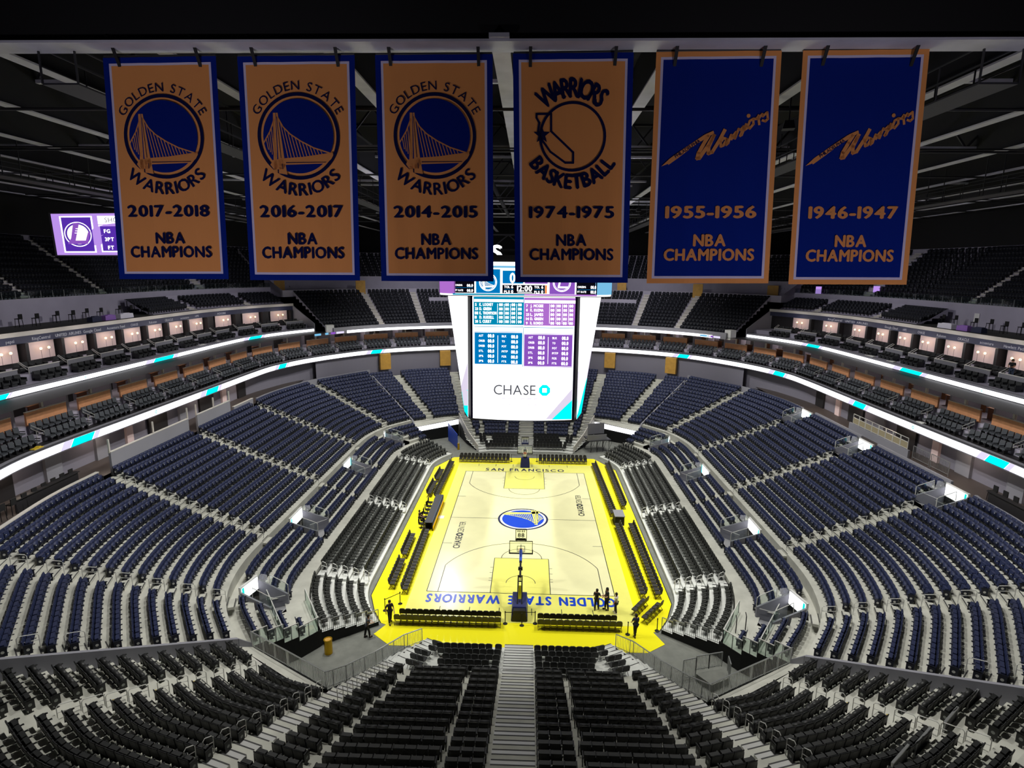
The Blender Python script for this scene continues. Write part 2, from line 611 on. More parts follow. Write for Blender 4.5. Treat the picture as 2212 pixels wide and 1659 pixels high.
def end_edge(k, trunc=None):
    y = -25.07 - .885 * k
    v1 = (6.5 + .14 * k, y)
    v2 = (9.9 + .43 * k, -24.35 - .775 * k)
    if trunc is None:
        trunc = k < 6
    if trunc:
        x = 8.95 + .267 * k
        t = (x - v1[0]) / (v2[0] - v1[0])
        e = (x, v1[1] + (v2[1] - v1[1]) * t)
        return fillet([(0, y), v1, ((v1[0] + e[0]) / 2, (v1[1] + e[1]) / 2), e], 1.0)
    h = math.radians(34)
    d = (math.cos(h), math.sin(h))
    w0, wd_ = (16.9, -25.5), (.67, -.74)
    # v2 + t d = w0 + s wd
    det = d[0] * -wd_[1] + wd_[0] * d[1]
    t = ((w0[0] - v2[0]) * -wd_[1] + wd_[0] * (w0[1] - v2[1])) / det
    e = (v2[0] + t * d[0], v2[1] + t * d[1])
    return fillet([(0, y), v1, v2, e], 1.0)
def plat_edge(i):
    y = -21.3 - .77 * i
    x1, x2 = 4.9 + .16 * i, 6.7 + .42 * i
    return fillet([(0, y), (x1, y), ((x1 + x2) / 2, y + (x2 - x1) * .16), (x2, y + (x2 - x1) * .33)], .5)
PLAT_Z = [.10, .27, .44, .61, .78]

def dist_seg(p, a, b):
    ax, ay = a; bx, by = b
    dx, dy = bx - ax, by - ay
    t = ((p[0] - ax) * dx + (p[1] - ay) * dy) / (dx * dx + dy * dy)
    t = max(0, min(1, t))
    return math.hypot(p[0] - ax - t * dx, p[1] - ay - t * dy)

def refine(edges, step=.7):
    n = [max(1, int(math.dist(a, b) / step)) for a, b in zip(edges[0][:-1], edges[0][1:])]
    out = []
    for e in edges:
        q = []
        for (a, b), k in zip(zip(e[:-1], e[1:]), n):
            q += [(a[0] + (b[0] - a[0]) * i / k, a[1] + (b[1] - a[1]) * i / k) for i in range(k)]
        out.append(q + [e[-1]])
    return out
def terrace(name, edges, zs, mats, base=None, quads=QUADS, depth_last=None, riser0=None, skip=None):
    """stepped floors between consecutive edges; one object for each corner of the building"""
    if skip:
        edges = refine(edges)
    for sx, sy in quads:
        mb = MB()
        E = [mir(e, sx, sy) for e in edges]
        for i, z in enumerate(zs):
            a, b = E[i], E[i + 1]
            for j in range(len(a) - 1):
                if skip and skip(sx, sy, i, *[sum(e[q][c] for e in (edges[i], edges[i + 1]) for q in (j, j + 1)) / 4 for c in (0, 1)]):
                    continue
                mb.quad((*a[j], z), (*a[j + 1], z), (*b[j + 1], z), (*b[j], z))
            zb = (zs[i - 1] if i else (riser0 if riser0 is not None else 0.0))
            for j in range(len(a) - 1):
                if skip and skip(sx, sy, i, *[sum(edges[i][q][c] for q in (j, j + 1)) / 2 for c in (0, 1)]):
                    continue
                mb.quad((*a[j], zb), (*a[j + 1], zb), (*a[j + 1], z), (*a[j], z), 1)
        struct(mb, name, mats)

def row_seats(edge_back, off, pitch, strips, left_normal, half=0.26):
    """seats along the back edge of a tread, moved OFF forwards; returns [(x, y, fx, fy, block, index, last)]"""
    P = np.array(edge_back)
    seg = np.linalg.norm(np.diff(P, axis=0), axis=1)
    cum = np.concatenate([[0], np.cumsum(seg)])
    n = int(cum[-1] / 0.04)
    s = np.linspace(0.0, cum[-1], n)
    X = np.interp(s, cum, P[:, 0]); Y = np.interp(s, cum, P[:, 1])
    dx = np.gradient(X); dy = np.gradient(Y)
    L = np.hypot(dx, dy); dx /= L; dy /= L
    fx, fy = (-dy, dx) if left_normal else (dy, -dx)
    X = X + fx * off; Y = Y + fy * off
    free = []
    for i in range(n):
        ok = s[i] > 0.05 and s[i] < cum[-1] - 0.3
        if ok:
            for a, b, hw in strips:
                if dist_seg((X[i], Y[i]), a, b) < hw:
                    ok = False
                    break
        free.append(ok)
    # arc length of the moved line
    s2 = np.concatenate([[0], np.cumsum(np.hypot(np.diff(X), np.diff(Y)))])
    out = []
    i = 0; blk = 0
    while i < n:
        if not free[i]:
            i += 1; continue
        j = i
        while j + 1 < n and free[j + 1]:
            j += 1
        ln = s2[j] - s2[i]
        m = int(ln / pitch)
        if m >= 1:
            blk += 1
            st = s2[i] + (ln - m * pitch) / 2
            for q in range(m):
                k = int(np.searchsorted(s2, st + (q + .5) * pitch))
                k = min(max(k, 0), n - 1)
                out.append((X[k], Y[k], fx[k], fy[k], blk, q + 1, m))
        i = j + 1
    return out
def rot_of(fx, fy): return math.atan2(fy, fx) - PI / 2

# ------------------------------------------------------------------ terraces
struct(MB().box((0, YC, -0.06), (150, 150, .1)), 'floor', 'floor_gray')
terrace('retractable_platform', [ret_edge(i) for i in range(6)], RET_Z, ['platform_white', 'platform_white'], riser0=0.0)
def club_skip(sx, sy, i, x, y):
    return i >= 1 and i < 4 and (abs(y + 6.8) < 1.45 or dist_seg((x, y), (17.6, -19.45), (20.2, -18.9)) < .95)
def main_skip(sx, sy, i, x, y):
    return sx > 0 and x > 32.2 and i < NMAIN and (abs(y + 12.1) < 1.3 or abs(y - YC) < 1.3)
terrace('club_terrace', [club_edge(j) for j in range(5)] + [main_edge(0)], CLUB_Z + [2.3], ['concrete', 'concrete'], riser0=0.6, skip=club_skip)
terrace('lower_bowl_terrace', [main_edge(k) for k in range(NMAIN + 1)], [main_z(k) for k in range(NMAIN)], ['concrete', 'concrete'], riser0=2.2, skip=main_skip)
NEND = 22
terrace('end_terrace', [end_edge(k, True) for k in range(7)], [end_z(k) for k in range(6)], ['concrete', 'concrete'], riser0=.7)
terrace('end_terrace', [end_edge(k) for k in range(6, NEND + 1)], [end_z(k) for k in range(6, NEND)], ['concrete', 'concrete'], riser0=end_z(5))
terrace('end_platform', [plat_edge(i) for i in range(5)] + [fillet([(0, -25.07), (5.8, -25.07), (7.3, -24.8), (8.95, -24.35)], .5)], PLAT_Z, ['platform_white', 'platform_white'], riser0=0.0)

# side faces under the terraces towards the corner tunnels, the walls between side and end blocks
for sx, sy in QUADS:
    m_ = lambda p: mir([p], sx, sy)[0]
    sk = MB()
    for i in range(5):
        a, b = ret_edge(i)[-1], ret_edge(i + 1)[-1]
        sk.wall([m_(a), m_(b)], 0.0, RET_Z[i] - .015, .06)
    ce = [club_edge(j)[-1] for j in range(5)]
    sk.wall([m_(ret_edge(5)[-1]), m_(ce[0])], 0, 1.2, .06)
    for j in range(4):
        sk.wall([m_(ce[j]), m_(ce[j + 1])], 0.0, CLUB_Z[j] - .015, .08)
    struct(sk, 'skirt_wall', 'skirt_black')
    # tunnel back wall below the dividing wall, and the wall below the end block fence
    e6 = [m_(p) for p in (end_edge(6, False)[-8:])]
    bw = MB()
    f0, f1 = (10.55, -29.0), (16.75, -25.0)
    bw.wall([m_((6.75, -21.0)), m_((8.9, -24.9)), m_(f0)], 0.0, [0.1, .95, 2.6], .1)
    bw.wall([m_(f0), m_(f1)], 0.0, [2.75, 2.3], .12)
    bw.wall([m_(f1), m_(main_edge(0)[-1])], 0.0, [2.3, 2.6], .12)
    struct(bw, 'tunnel_wall', 'skirt_black')
    fl = MB()
    ee = end_edge(6, False)
    fl.add([(*m_(f0), 2.72), (*m_(f1), 2.30), (*m_(ee[-1]), 2.55), (*m_(ee[13]), 2.85), (*m_(ee[8]), 2.88)], [(0, 1, 2, 3, 4)])
    struct(fl, 'walkway_floor', 'concrete')
    dw = MB()
    ks = list(range(NMAIN + 1))
    pts = [m_(f1)] + [m_(main_edge(k)[-1]) for k in ks]
    dw.wall(pts, [1.9] + [main_z(k) - 1.1 for k in ks], [2.55] + [main_z(min(k, NMAIN - 1)) + .14 for k in ks], .22)
    struct(dw, 'dividing_wall', 'fascia_gray')

# ------------------------------------------------------------------ stairs
def stairs(name, pts, zs, w, sx, sy, half=True, kind='step', mats=('concrete', 'nosing')):
    """half-height steps on an aisle: pts[i] = plan point where tread i meets the riser up to tread i+1"""
    mb = MB()
    for i in range(len(pts) - 1):
        a, b = pts[i], pts[i + 1]
        d = Vector((b[0] - a[0], b[1] - a[1])).normalized()
        q = mir([a], sx, sy)[0]
        dd = Vector((d.x * sx, d.y * sy))
        rz = math.atan2(dd.y, dd.x)
        zl, zh = zs[i], zs[i + 1]
        mb.box((q[0] - dd.x * .21, q[1] - dd.y * .21, (zl + (zl + zh) / 2) / 2), (.42, w, (zh - zl) / 2), rz)
        for o, z in ((-.42, (zl + zh) / 2), (0.0, zh)):
            mb.box((q[0] + dd.x * (o + .03), q[1] + dd.y * (o + .03), z + .004), (.06, w * .98, .012), rz, 1)
    return struct(mb, name, list(mats))

MAIN_AISLES = [((21.0, YC), (36, YC), .62), ((21.0, -12.1), (36, -12.1), .62), ((19.2, -21.3), (33.3, -26.55), .66), ((20.9, -30.9), (26.4, -36.9), .72)]
for sx, sy in QUADS:
    for ai, (a, b, hw) in enumerate(MAIN_AISLES):
        if ai == 0 and sy < 0:
            continue
        pts, zz = [], []
        for k in range(NMAIN + 1):
            if ai == 3 and k < 7:
                continue
            if sx > 0 and ai < 2 and k > 12:
                continue
            e = main_edge(k)
            if ai < 2:
                p = (21.7 + .88 * k, a[1])
            elif ai == 2:
                p = (19.95 + .835 * k, -21.55 - .31 * k)
            else:
                p = (main_edge(k)[-1][0] + .45, main_edge(k)[-1][1] + .45)
            pts.append(p)
            zz.append(main_z(k - 1) if k else 2.3)
        if ai < 3:
            zz[0] = 2.85
        stairs('aisle_stairs', pts, zz, 1.12, sx, sy)
# end block aisles
for sy in (1, -1):
    pts = [(0.06, -25.07 - .885 * k) for k in range(NEND)]
    zz = [.78] + [end_z(k) for k in range(NEND - 1)]
    stairs('centre_stairs', pts, zz, 2.0 if sy > 0 else 2.0, 1, sy, mats=('steel_step', 'nosing'))
    stairs('centre_stairs', [(0.06, -21.3 - .77 * i) for i in range(6)], [0] + PLAT_Z, 2.0, 1, sy, mats=('steel_step', 'nosing'))
for sx, sy in QUADS:
    pts = [(8.35 + .267 * k, -24.72 - .72 * k - .18 * k * .45) for k in range(NEND)]
    pts = []
    zz = [.78] + [end_z(k) for k in range(NEND - 1)]
    for k in range(NEND):
        x = 8.3 + .267 * k
        v1 = (6.5 + .14 * k, -25.07 - .885 * k); v2 = (9.9 + .43 * k, -24.35 - .775 * k)
        t = (x - v1[0]) / (v2[0] - v1[0])
        pts.append((x, v1[1] + (v2[1] - v1[1]) * t))
    stairs('aisle_stairs', pts, zz, 1.2, sx, sy, mats=('steel_step', 'nosing'))
    pts = [(14.55 + .52 * (k - 6), -27.85 - .74 * (k - 6)) for k in range(6, NEND)]
    stairs('aisle_stairs', pts, [end_z(k - 1) for k in range(6, NEND)], 1.1, sx, sy)
    stairs('aisle_stairs', [(6.2 + .42 * i, -21.05 - .77 * i + .0) for i in range(6)], [0] + PLAT_Z, 1.1, sx, sy, mats=('steel_step', 'nosing'))

# ------------------------------------------------------------------ seat templates (face +Y, origin on the tread below the seat)
def seat_fold(w, navy=True):
    """tip-up seat with the pan folded up"""
    parts = []
    b = MB()
    hw = w / 2 - .025
    prof = [(-.20, .40), (-.225, .62), (-.27, .84), (-.255, .86), (-.225, .85), (-.165, .62), (-.14, .42)]
    n = len(prof)
    V = [(-hw, y, z) for y, z in prof] + [(-hw * .5, y - .02, z + .01) for y, z in prof] + [(hw * .5, y - .02, z + .01) for y, z in prof] + [(hw, y, z) for y, z in prof]
    F = []
    for c in range(3):
        for i in range(n):
            j = (i + 1) % n
            F.append((c * n + i, c * n + j, (c + 1) * n + j, (c + 1) * n + i)[::-1])
    F += [tuple(range(n)), tuple(3 * n + i for i in range(n))[::-1]]
    # shell side (faces that look backwards) gets the second material
    I = []
    for f in F:
        ym = sum(V[i][1] for i in f) / len(f); zm = sum(V[i][2] for i in f) / len(f)
        I.append(1 if ym < -.2 - (zm - .4) * .11 else 0)
    b.V, b.F, b.I = V, F, I
    parts.append(('backrest', b))
    s = MB()
    s.box((0, -.01, .55), (2 * hw - .03, .17, .40), 0, 0, 1, math.radians(6))
    s.box((0, -.06, .30), (2 * hw - .06, .20, .18), 0, 1)
    parts.append(('seat_pan', s))
    a = MB()
    x = w / 2
    a.box((x, .02, .63), (.055, .36, .045), 0, 1)
    a.box((x, .19, .615), (.06, .03, .05), 0, 2)
    a.box((x, -.06, .30), (.04, .10, .62), 0, 1)
    a.box((x, -.05, .015), (.06, .24, .03), 0, 1)
    parts.append(('armrest', a))
    return parts
def end_panel(w):
    e = MB()
    x = -w / 2
    e.box((x - .01, -.03, .42), (.035, .34, .50), 0, 1)
    e.box((x, -.05, .12), (.04, .12, .24), 0, 1)
    V = [(x - .031, -.03 + .075 * math.cos(2 * PI * i / 10), .40 + .075 * math.sin(2 * PI * i / 10)) for i in range(10)]
    e.add(V, [tuple(range(10))[::-1]], 2)
    e.box((x, .02, .63), (.055, .36, .045), 0, 1)
    return e
def join(parts):
    t = MB()
    for _, p in parts:
        t.add(p.V, p.F, 0)
        t.I[-len(p.I):] = p.I
    return t
def seat_riser(w):
    """padded black seat with raised arms on a retractable platform"""
    t = MB()
    hw = w / 2 - .055
    t.box((0, -.20, .62), (2 * hw, .09, .52), 0, 0, .86, math.radians(9))
    t.box((0, .02, .42), (2 * hw - .02, .40, .10), 0, 0)
    t.box((0, -.05, .18), (.36, .05, .36), 0, 1)
    for sx in (1,):
        t.box((sx * w / 2, .03, .62), (.045, .40, .04), 0, 1)
        t.box((sx * w / 2, -.10, .45), (.035, .05, .34), 0, 1)
        t.box((sx * w / 2, .22, .60), (.05, .03, .06), 0, 2)
    return t

# ------------------------------------------------------------------ collect all seats
navy, black, riser = [], [], []
pitch_n = .57
def inframe(x, y, z, m=10):
    u, v, d = project(x, y, z)
    return d, (-m < u < W_ + m and -m < v < H_ + m and d > 0.5)
SIDE = {1: 'right', -1: 'left'}
END = {1: 'near', -1: 'far'}
MAINBLK = ['centre block', 'middle block', 'corner block', 'wall block']
for sx, sy in QUADS:
    st = list(MAIN_AISLES)
    for k in range(NMAIN):
        ss = list(st)
        if k < 7:
            ss = ss[:3]
        if sx > 0 and k >= 12:
            ss += [((32.2, YC), (36, YC), 1.55), ((32.2, -12.1), (36, -12.1), 1.55)]
        ss += [((21, 2 * YC + 12.1), (36, 2 * YC + 12.1), .62)]
        for x, y, fx, fy, blk, q, m in row_seats(main_edge(k + 1), .36, pitch_n, ss, False):
            X, Y = mir([(x, y)], sx, sy)[0]
            navy.append((X, Y, main_z(k), rot_of(fx * sx, fy * sy), ('main', sx, sy, k + 1, blk, q, m)))
    cst = [((16.8, -6.8), (21.3, -6.8), 1.7), ((15.5, -19.85), (20.8, -18.9), 1.25), ((16, .8), (22, .8), .2)]
    for j in range(4):
        ss = cst[1:] + ([cst[0]] if j else [((16, -8.6), (20, -8.6), .35)])
        for x, y, fx, fy, blk, q, m in row_seats(club_edge(j + 1), .38, .60, ss, False):
            X, Y = mir([(x, y)], sx, sy)[0]
            navy.append((X, Y, CLUB_Z[j], rot_of(fx * sx, fy * sy), ('club', sx, sy, j + 1, blk, q, m)))
    rst = [((12, YC), (17, YC), .55), ((12, -13.5), (17, -14.0), .6)]
    for i in range(5):
        for x, y, fx, fy, blk, q, m in row_seats(ret_edge(i + 1), .34, .53, rst, False):
            X, Y = mir([(x, y)], sx, sy)[0]
            riser.append((X, Y, RET_Z[i], rot_of(fx * sx, fy * sy), ('riser', sx, sy, i + 1, blk, q, m)))
    est = [((0, -20), (0, -50), 1.06), ((2.83, -20), (2.95, -50), .09), ((6.52, -25.1), (9.7, -45.2), .2),
           ((8.3, -24.5), (14.2, -46.5), .72), ((14.75, -27.6), (23.3, -39.7), .68)]
    for k in range(NEND):
        if sy > 0 and k > 19:
            continue
        for x, y, fx, fy, blk, q, m in row_seats(end_edge(k + 1, k < 6), .34, .53, est, True):
            X, Y = mir([(x, y)], sx, sy)[0]
            (black if sy > 0 else navy).append((X, Y, end_z(k), rot_of(fx * sx, fy * sy), ('end', sx, sy, k + 1, blk, q, m)))

def main_label(t):
    zone, sx, sy, k, blk, q, m = t
    s = SIDE[sx]
    if zone == 'main':
        names = {1: 'beside the midcourt stairs', 2: 'past the second stairs', 3: 'past the third stairs', 4: 'by the block wall'}
        return 'navy tip-up seat, %s stand, %s half, %s row, %s seat %s' % (s, END[sy], nth(k), nth(q), names.get(blk, ''))
    if zone == 'club':
        return 'navy club seat, %s stand, %s half, %s row, %s seat of the %s group' % (s, END[sy], nth(k), nth(q), nth(blk))
    if zone == 'upper':
        return 'dark seat in the %s upper deck, %s row, %s seat' % (s, nth(k), nth(q))
def end_label(t):
    zone, sx, sy, k, blk, q, m = t
    names = ['', 'next to the centre stairs', 'in the wide middle block', 'in the angled block', 'past the side stairs', 'by the block wall']
    return 'black tip-up seat %s, %s half, %s row, %s seat' % (names[min(blk, 5)], SIDE[sx], nth(k), nth(q))
def riser_label(t):
    zone, sx, sy, k, blk, q, m = t
    names = ['', 'beside the midcourt gap', 'past the corner gap', 'at the corner']
    return 'black riser seat, %s sideline, %s half, %s row, %s seat %s' % (SIDE[sx], END[sy], nth(k), nth(q), names[min(blk, 3)])

def pick(seats, n=300):
    c = []
    for i, s in enumerate(seats):
        d, ok = inframe(s[0], s[1], s[2] + .5)
        if ok:
            c.append((d, i))
    c.sort()
    return set(i for _, i in c[:n])

def place_individuals(kind, parts, mats, seats, sel, label, cat, group, ep=None):
    """first seat builds the parts, the rest copy them"""
    meshes = [(n, p.data(n, mats)) for n, p in parts]
    epm = ep.data('end_panel', mats) if ep is not None else None
    for i in sorted(sel):
        X, Y, Z, R, t = seats[i]
        if len(meshes) == 1:
            r = bpy.data.objects.new(kind, meshes[0][1])
            COL.objects.link(r)
            r.location = (X, Y, Z); r.rotation_euler = (0, 0, R)
            tag(r, label(t), cat, group(t) if callable(group) else group)
            continue
        r = empty(kind, (X, Y, Z), R, label=label(t), cat=cat, group=group(t) if callable(group) else group)
        for n, me in meshes:
            o = bpy.data.objects.new(n, me)
            COL.objects.link(o)
            o.parent = r
        if epm is not None and is_end(t):
            o = bpy.data.objects.new('end_panel', epm)
            COL.objects.link(o)
            o.parent = r
            # the panel belongs on the aisle side
            if end_side(t) > 0:
                o.scale = (-1, 1, 1)
def is_end(t): return t[5] == 1 or t[5] == t[6]
def end_side(t):
    zone, sx, sy, k, blk, q, m = t
    # is the aisle on the seat's own +X side?
    s = 1 if q == m else -1
    return s * sx * sy * (1 if zone == 'end' else -1)
MN = ['seat_navy', 'seat_navy_dark', 'rail_white']
MK = ['seat_black', 'seat_shell', 'seat_light_edge']
T_navy = seat_fold(pitch_n); T_black = seat_fold(.53)
EP = end_panel(.55)
def with_panel(T, side):
    t = join(T)
    o = len(t.I)
    t.add([((x if side < 0 else -x), y, z) for x, y, z in EP.V], [f if side < 0 else f[::-1] for f in EP.F], 0)
    t.I[o:] = EP.I
    return t
def seat_groups(T, seats):
    g = {0: [], 1: [], -1: []}
    for s in seats:
        g[end_side(s[4]) if is_end(s[4]) and s[4][0] != 'upper' else 0].append(s[:4])
    return [(join(T), g[0]), (with_panel(T, 1), g[1]), (with_panel(T, -1), g[-1])]
MR = ['riser_black', 'seat_shell', 'seat_light_edge']
# ------------------------------------------------------------------ seats: the largest 300 of a kind singly, the others as one mass
sel_n = pick(navy); sel_b = pick(black); sel_r = pick(riser)
place_individuals('stadium_seat', T_navy, MN, navy, sel_n, main_label, 'seat', 'navy tip-up seats of the side stands', EP)
place_individuals('arena_seat', T_black, MK, black, sel_b, end_label, 'seat', 'black tip-up seats of the near end block', EP)
place_individuals('riser_chair', [('riser_chair', seat_riser(.53))], MR, riser, sel_r, riser_label, 'seat', 'black padded seats on the retractable risers')
mass('stadium_seats', seat_groups(T_navy, [s for i, s in enumerate(navy) if i not in sel_n]), MN, label='rows of navy tip-up seats filling the side stands and upper decks', cat='seats', kind='stuff')
mass('arena_seats', seat_groups(T_black, [s for i, s in enumerate(black) if i not in sel_b]), MK, label='rows of black and navy tip-up seats filling both end blocks', cat='seats', kind='stuff')
mass('riser_chairs', [(seat_riser(.53), [s[:4] for i, s in enumerate(riser) if i not in sel_r])], MR, label='rows of black padded seats on the risers round the court', cat='seats', kind='stuff')
# ------------------------------------------------------------------ the court
court = empty('basketball_court', (0, 0, 0), label='bright hardwood basketball court with yellow border in the middle of the arena', cat='court')
ap = [(11.95, -15.25), (11.15, -17.3), (10.25, -18.8), (9.75, -18.95), (10.3, -20.3), (8.9, -21.3), (-9.0, -21.3), (-10.4, -20.1), (-9.8, -18.95), (-10.25, -18.75), (-11.1, -17.3), (-11.95, -15.15),
      (-11.95, 15.6), (-10.4, 18.9), (-9.9, 19.9), (9.5, 20.3), (10.2, 19.0), (11.9, 15.7)]
MB().prism(ap, 0.0, .012).build('yellow_apron', 'court_yellow', court)
tr = MB()
for a, b in zip(ap, ap[1:] + ap[:1]):
    if abs(a[0]) > 11 or abs(b[0]) > 11:
        tr.bar((*a, .012), (*b, .012), .06, .02)
tr.build('apron_edge', 'dark_metal', court)
def flat(name, pieces, z, m, parent=court):
    mb = MB()
    put(mb, pieces, lambda x, y: (x, y, z))
    return mb.build(name, m, parent)
R_ = lambda x0, y0, x1, y1: [([(x0, y0), (x1, y0), (x1, y1), (x0, y1)], [(0, 1, 2, 3)])]
flat('border_floor', R_(-8.85, -18.3, 8.85, 17.4), .016, 'court_key')
flat('playing_floor', R_(-7.62, -14.33, 7.62, 14.33), .020, 'court_wood')
for s in (-1, 1):
    flat('key_paint', R_(-2.44, s * 14.33, 2.44, s * 8.53), .024, 'court_key')
L = .06
lines = []
lines += R_(-7.62, -14.36, 7.62, -14.30) + R_(-7.62, 14.30, 7.62, 14.36)
lines += R_(-7.65, -14.33, -7.59, 14.33) + R_(7.59, -14.33, 7.65, 14.33) + R_(-7.62, -.03, 7.62, .03)
for s in (-1, 1):
    def F(p): return [([(x, s * y) for x, y in v], f) for v, f in p]
    # distances measured from midcourt towards the baseline
    for sx in (-1, 1):
        lines += F(R_(sx * 2.44 - L / 2, 8.53, sx * 2.44 + L / 2, 14.33))
        lines += F(R_(sx * 6.71 - L / 2, 10.05, sx * 6.71 + L / 2, 14.33))
        lines += F(R_(sx * 6.7, 5.8, sx * 7.6, 5.86))
        for q in (10.2, 11.1, 12.0, 12.4):
            lines += F(R_(sx * 2.6 - .12, q, sx * 2.6 + .12, q + .05))
    lines += F(R_(-2.44, 8.50, 2.44, 8.56))
    a0 = math.asin(6.71 / 7.24)
    lines += F([([(x, 12.75 + y) for x, y in v], f) for v, f in ring2d(7.21, 7.27, 40, -PI / 2 - a0, -PI / 2 + a0)])
    lines += F([([(x, 8.53 + y) for x, y in v], f) for v, f in ring2d(1.80, 1.86, 24, PI, 2 * PI)])
    lines += F([([(x, 12.75 + y) for x, y in v], f) for v, f in ring2d(1.2, 1.25, 20, PI, 2 * PI)])
    for q in (-6.2, -3.9, -1.6, .9, 3.2, 5.6):
        lines += F(R_(q, 16.4, q + .05, 17.3))
flat('court_lines', lines, .027, 'line_dark')
# ------------------------------------------------------------------ emblems used on the banners, the court and the screens
def bridge_logo():
    """round bridge emblem, unit = radius of the blue disc; returns [(colour key, pieces)]"""
    u = 335.0
    P = lambda *q: poly2d(*[((x - 597) / u, (915 - y) / u) for x, y in q])
    out = [('ring', ring2d(1.17, 1.075, 64)), ('ring', ring2d(1.17, 1.10, 32, PI * 1.1, PI * 1.9)), ('disc', disc2d(1.0, 64))]
    g = []
    g += P((366, 705), (390, 705), (386, 1255), (352, 1225), (352, 1120))                # tower, left shaft
    g += P((395, 705), (410, 705), (455, 1110), (478, 1262), (420, 1252), (398, 1250))   # tower, right shaft
    g += P((345, 1128), (460, 1112), (640, 1100), (920, 1062), (925, 1085), (905, 1120), (860, 1160), (470, 1172), (440, 1210), (352, 1215), (318, 1170))
    top = (402, 735)
    main = [(402, 735), (455, 830), (520, 895), (620, 960), (740, 1020), (905, 1072)]
    g += stroke2d([((x - 597) / u, (915 - y) / u) for x, y in main], .035)
    side = [(375, 760), (330, 870), (268, 968)]
    g += stroke2d([((x - 597) / u, (915 - y) / u) for x, y in side], .035)
    def at(poly, x):
        for a, b in zip(poly[:-1], poly[1:]):
            if min(a[0], b[0]) <= x <= max(a[0], b[0]):
                return a[1] + (b[1] - a[1]) * (x - a[0]) / (b[0] - a[0])
    for i in range(12):
        xb = 492 + i * 30
        xt = 430 + i * 34
        g += stroke2d([((xt - 597) / u, (915 - at(main, xt)) / u), ((xb - 597) / u, (915 - (1108 - i * 2)) / u)], .021)
    for i in range(5):
        xt = 362 - i * 18
        xb = 376 - i * 17
        g += stroke2d([((xt - 597) / u, (915 - at(side, xt)) / u), ((xb - 597) / u, (915 - (1120 - i * 22)) / u)], .021)
    out.append(('gold', g))
    out.append(('line', P((398, 740), (403, 740), (428, 1110), (422, 1110)) + P((470, 1148), (860, 1146), (850, 1152), (470, 1156)) + P((432, 1160), (437, 1160), (440, 1212), (434, 1212))))
    return out
BRIDGE = bridge_logo()
def state_logo():
    """round old emblem: ring, state outline and star; unit = ring radius, centre (1490, 885) of the sketch"""
    u = 212.0
    q = lambda x, y: ((x - 1485) / u, (885 - y) / u)
    out = ring2d(1.0, .92, 56)
    st = [(1258, 748), (1350, 748), (1350, 852), (1490, 980), (1490, 1042), (1440, 1042), (1345, 975), (1290, 900), (1268, 850), (1275, 800), (1258, 770), (1258, 748)]
    out += stroke2d([q(*p) for p in st], .065)
    star = []
    for i in range(10):
        r = .26 if i % 2 == 0 else .11
        a = PI / 2 + i * PI / 5
        star.append((q(1291, 873)[0] + r * math.cos(a), q(1291, 873)[1] + r * math.sin(a)))
    c = q(1291, 873)
    out.append(([c] + star, [(0, i + 1, (i + 1) % 10 + 1) for i in range(10)]))
    # gap where the state crosses the ring is filled with cloth colour
    return out
def script_word():
    """slanted script team word with a tail, traced as strokes in the sketch's units (x right, y up, about 1 wide)"""
    u = 1080.0
    q = lambda x, y: ((x - 710) / u, (880 - y) / u)
    S = []
    def st(w, *p): S.extend(stroke2d([q(*a) for a in p], w / u))
    S += poly2d(q(165, 1165), q(250, 1085), q(420, 965), q(600, 845), q(690, 805), q(700, 830), q(640, 870), q(520, 940), q(330, 1085), q(240, 1150), q(235, 1138))
    st(38, (640, 860), (600, 930), (548, 1030), (535, 1085), (560, 1080), (640, 960), (700, 850))
    st(36, (700, 850), (650, 970), (650, 1035), (690, 1020), (760, 900), (808, 800))
    st(26, (830, 890), (800, 880), (772, 920), (775, 965), (800, 955), (835, 890), (828, 950), (850, 930))
    st(24, (850, 930), (875, 850), (895, 860), (880, 895)); st(24, (895, 860), (925, 820), (930, 840), (905, 880), (920, 885))
    st(24, (920, 880), (950, 790), (970, 800)); st(24, (970, 800), (1000, 765), (995, 790), (968, 860), (985, 850))
    st(24, (985, 850), (1025, 740), (1010, 800), (1040, 780))
    S += [([(a + q(1045, 658)[0], b + q(1045, 658)[1]) for a, b in v], f) for v, f in disc2d(20 / u, 14)]
    st(24, (1095, 690), (1060, 710), (1045, 765), (1065, 785), (1100, 740), (1095, 690), (1130, 690))
    st(24, (1130, 690), (1150, 655), (1150, 690), (1160, 745)); st(22, (1150, 690), (1185, 640), (1190, 665))
    st(24, (1190, 665), (1235, 625), (1245, 690), (1220, 715), (1190, 705))
    return S
def script_tag():
    u = 1080.0
    p, w = text2d('PHILADELPHIA', 34 / u, .02, .05, .82)
    a = math.radians(33.5)
    cx, cy = (430 - 710) / u, (880 - 985) / u
    ca, sa = math.cos(a), math.sin(a)
    k = 300 / u / w
    return [([(cx + (x * k) * ca - (y - 17 / u) * sa, cy + (x * k) * sa + (y - 17 / u) * ca) for x, y in v], f) for v, f in p]
def bank_mark(r=1.0):
    """octagon ring of four pieces with a square hole"""
    out = []
    for i in range(4):
        a = i * PI / 2
        P = [(-.42, 1.0), (.30, 1.0), (1.0, .42), (.36, .42), (.36, .42), (-.42, .42)]
        P = [(-.45, 1.0), (.38, 1.0), (.98, .40), (-.45, .40)]
        ca, sa = math.cos(a), math.sin(a)
        out.append(([((x * ca - y * sa) * r, (x * sa + y * ca) * r) for x, y in P], [(0, 1, 2, 3)]))
    return out
def ball_logo():
    """round ball emblem with a big slanted L and speed lines"""
    out = ring2d(1.0, .95, 48)
    return out

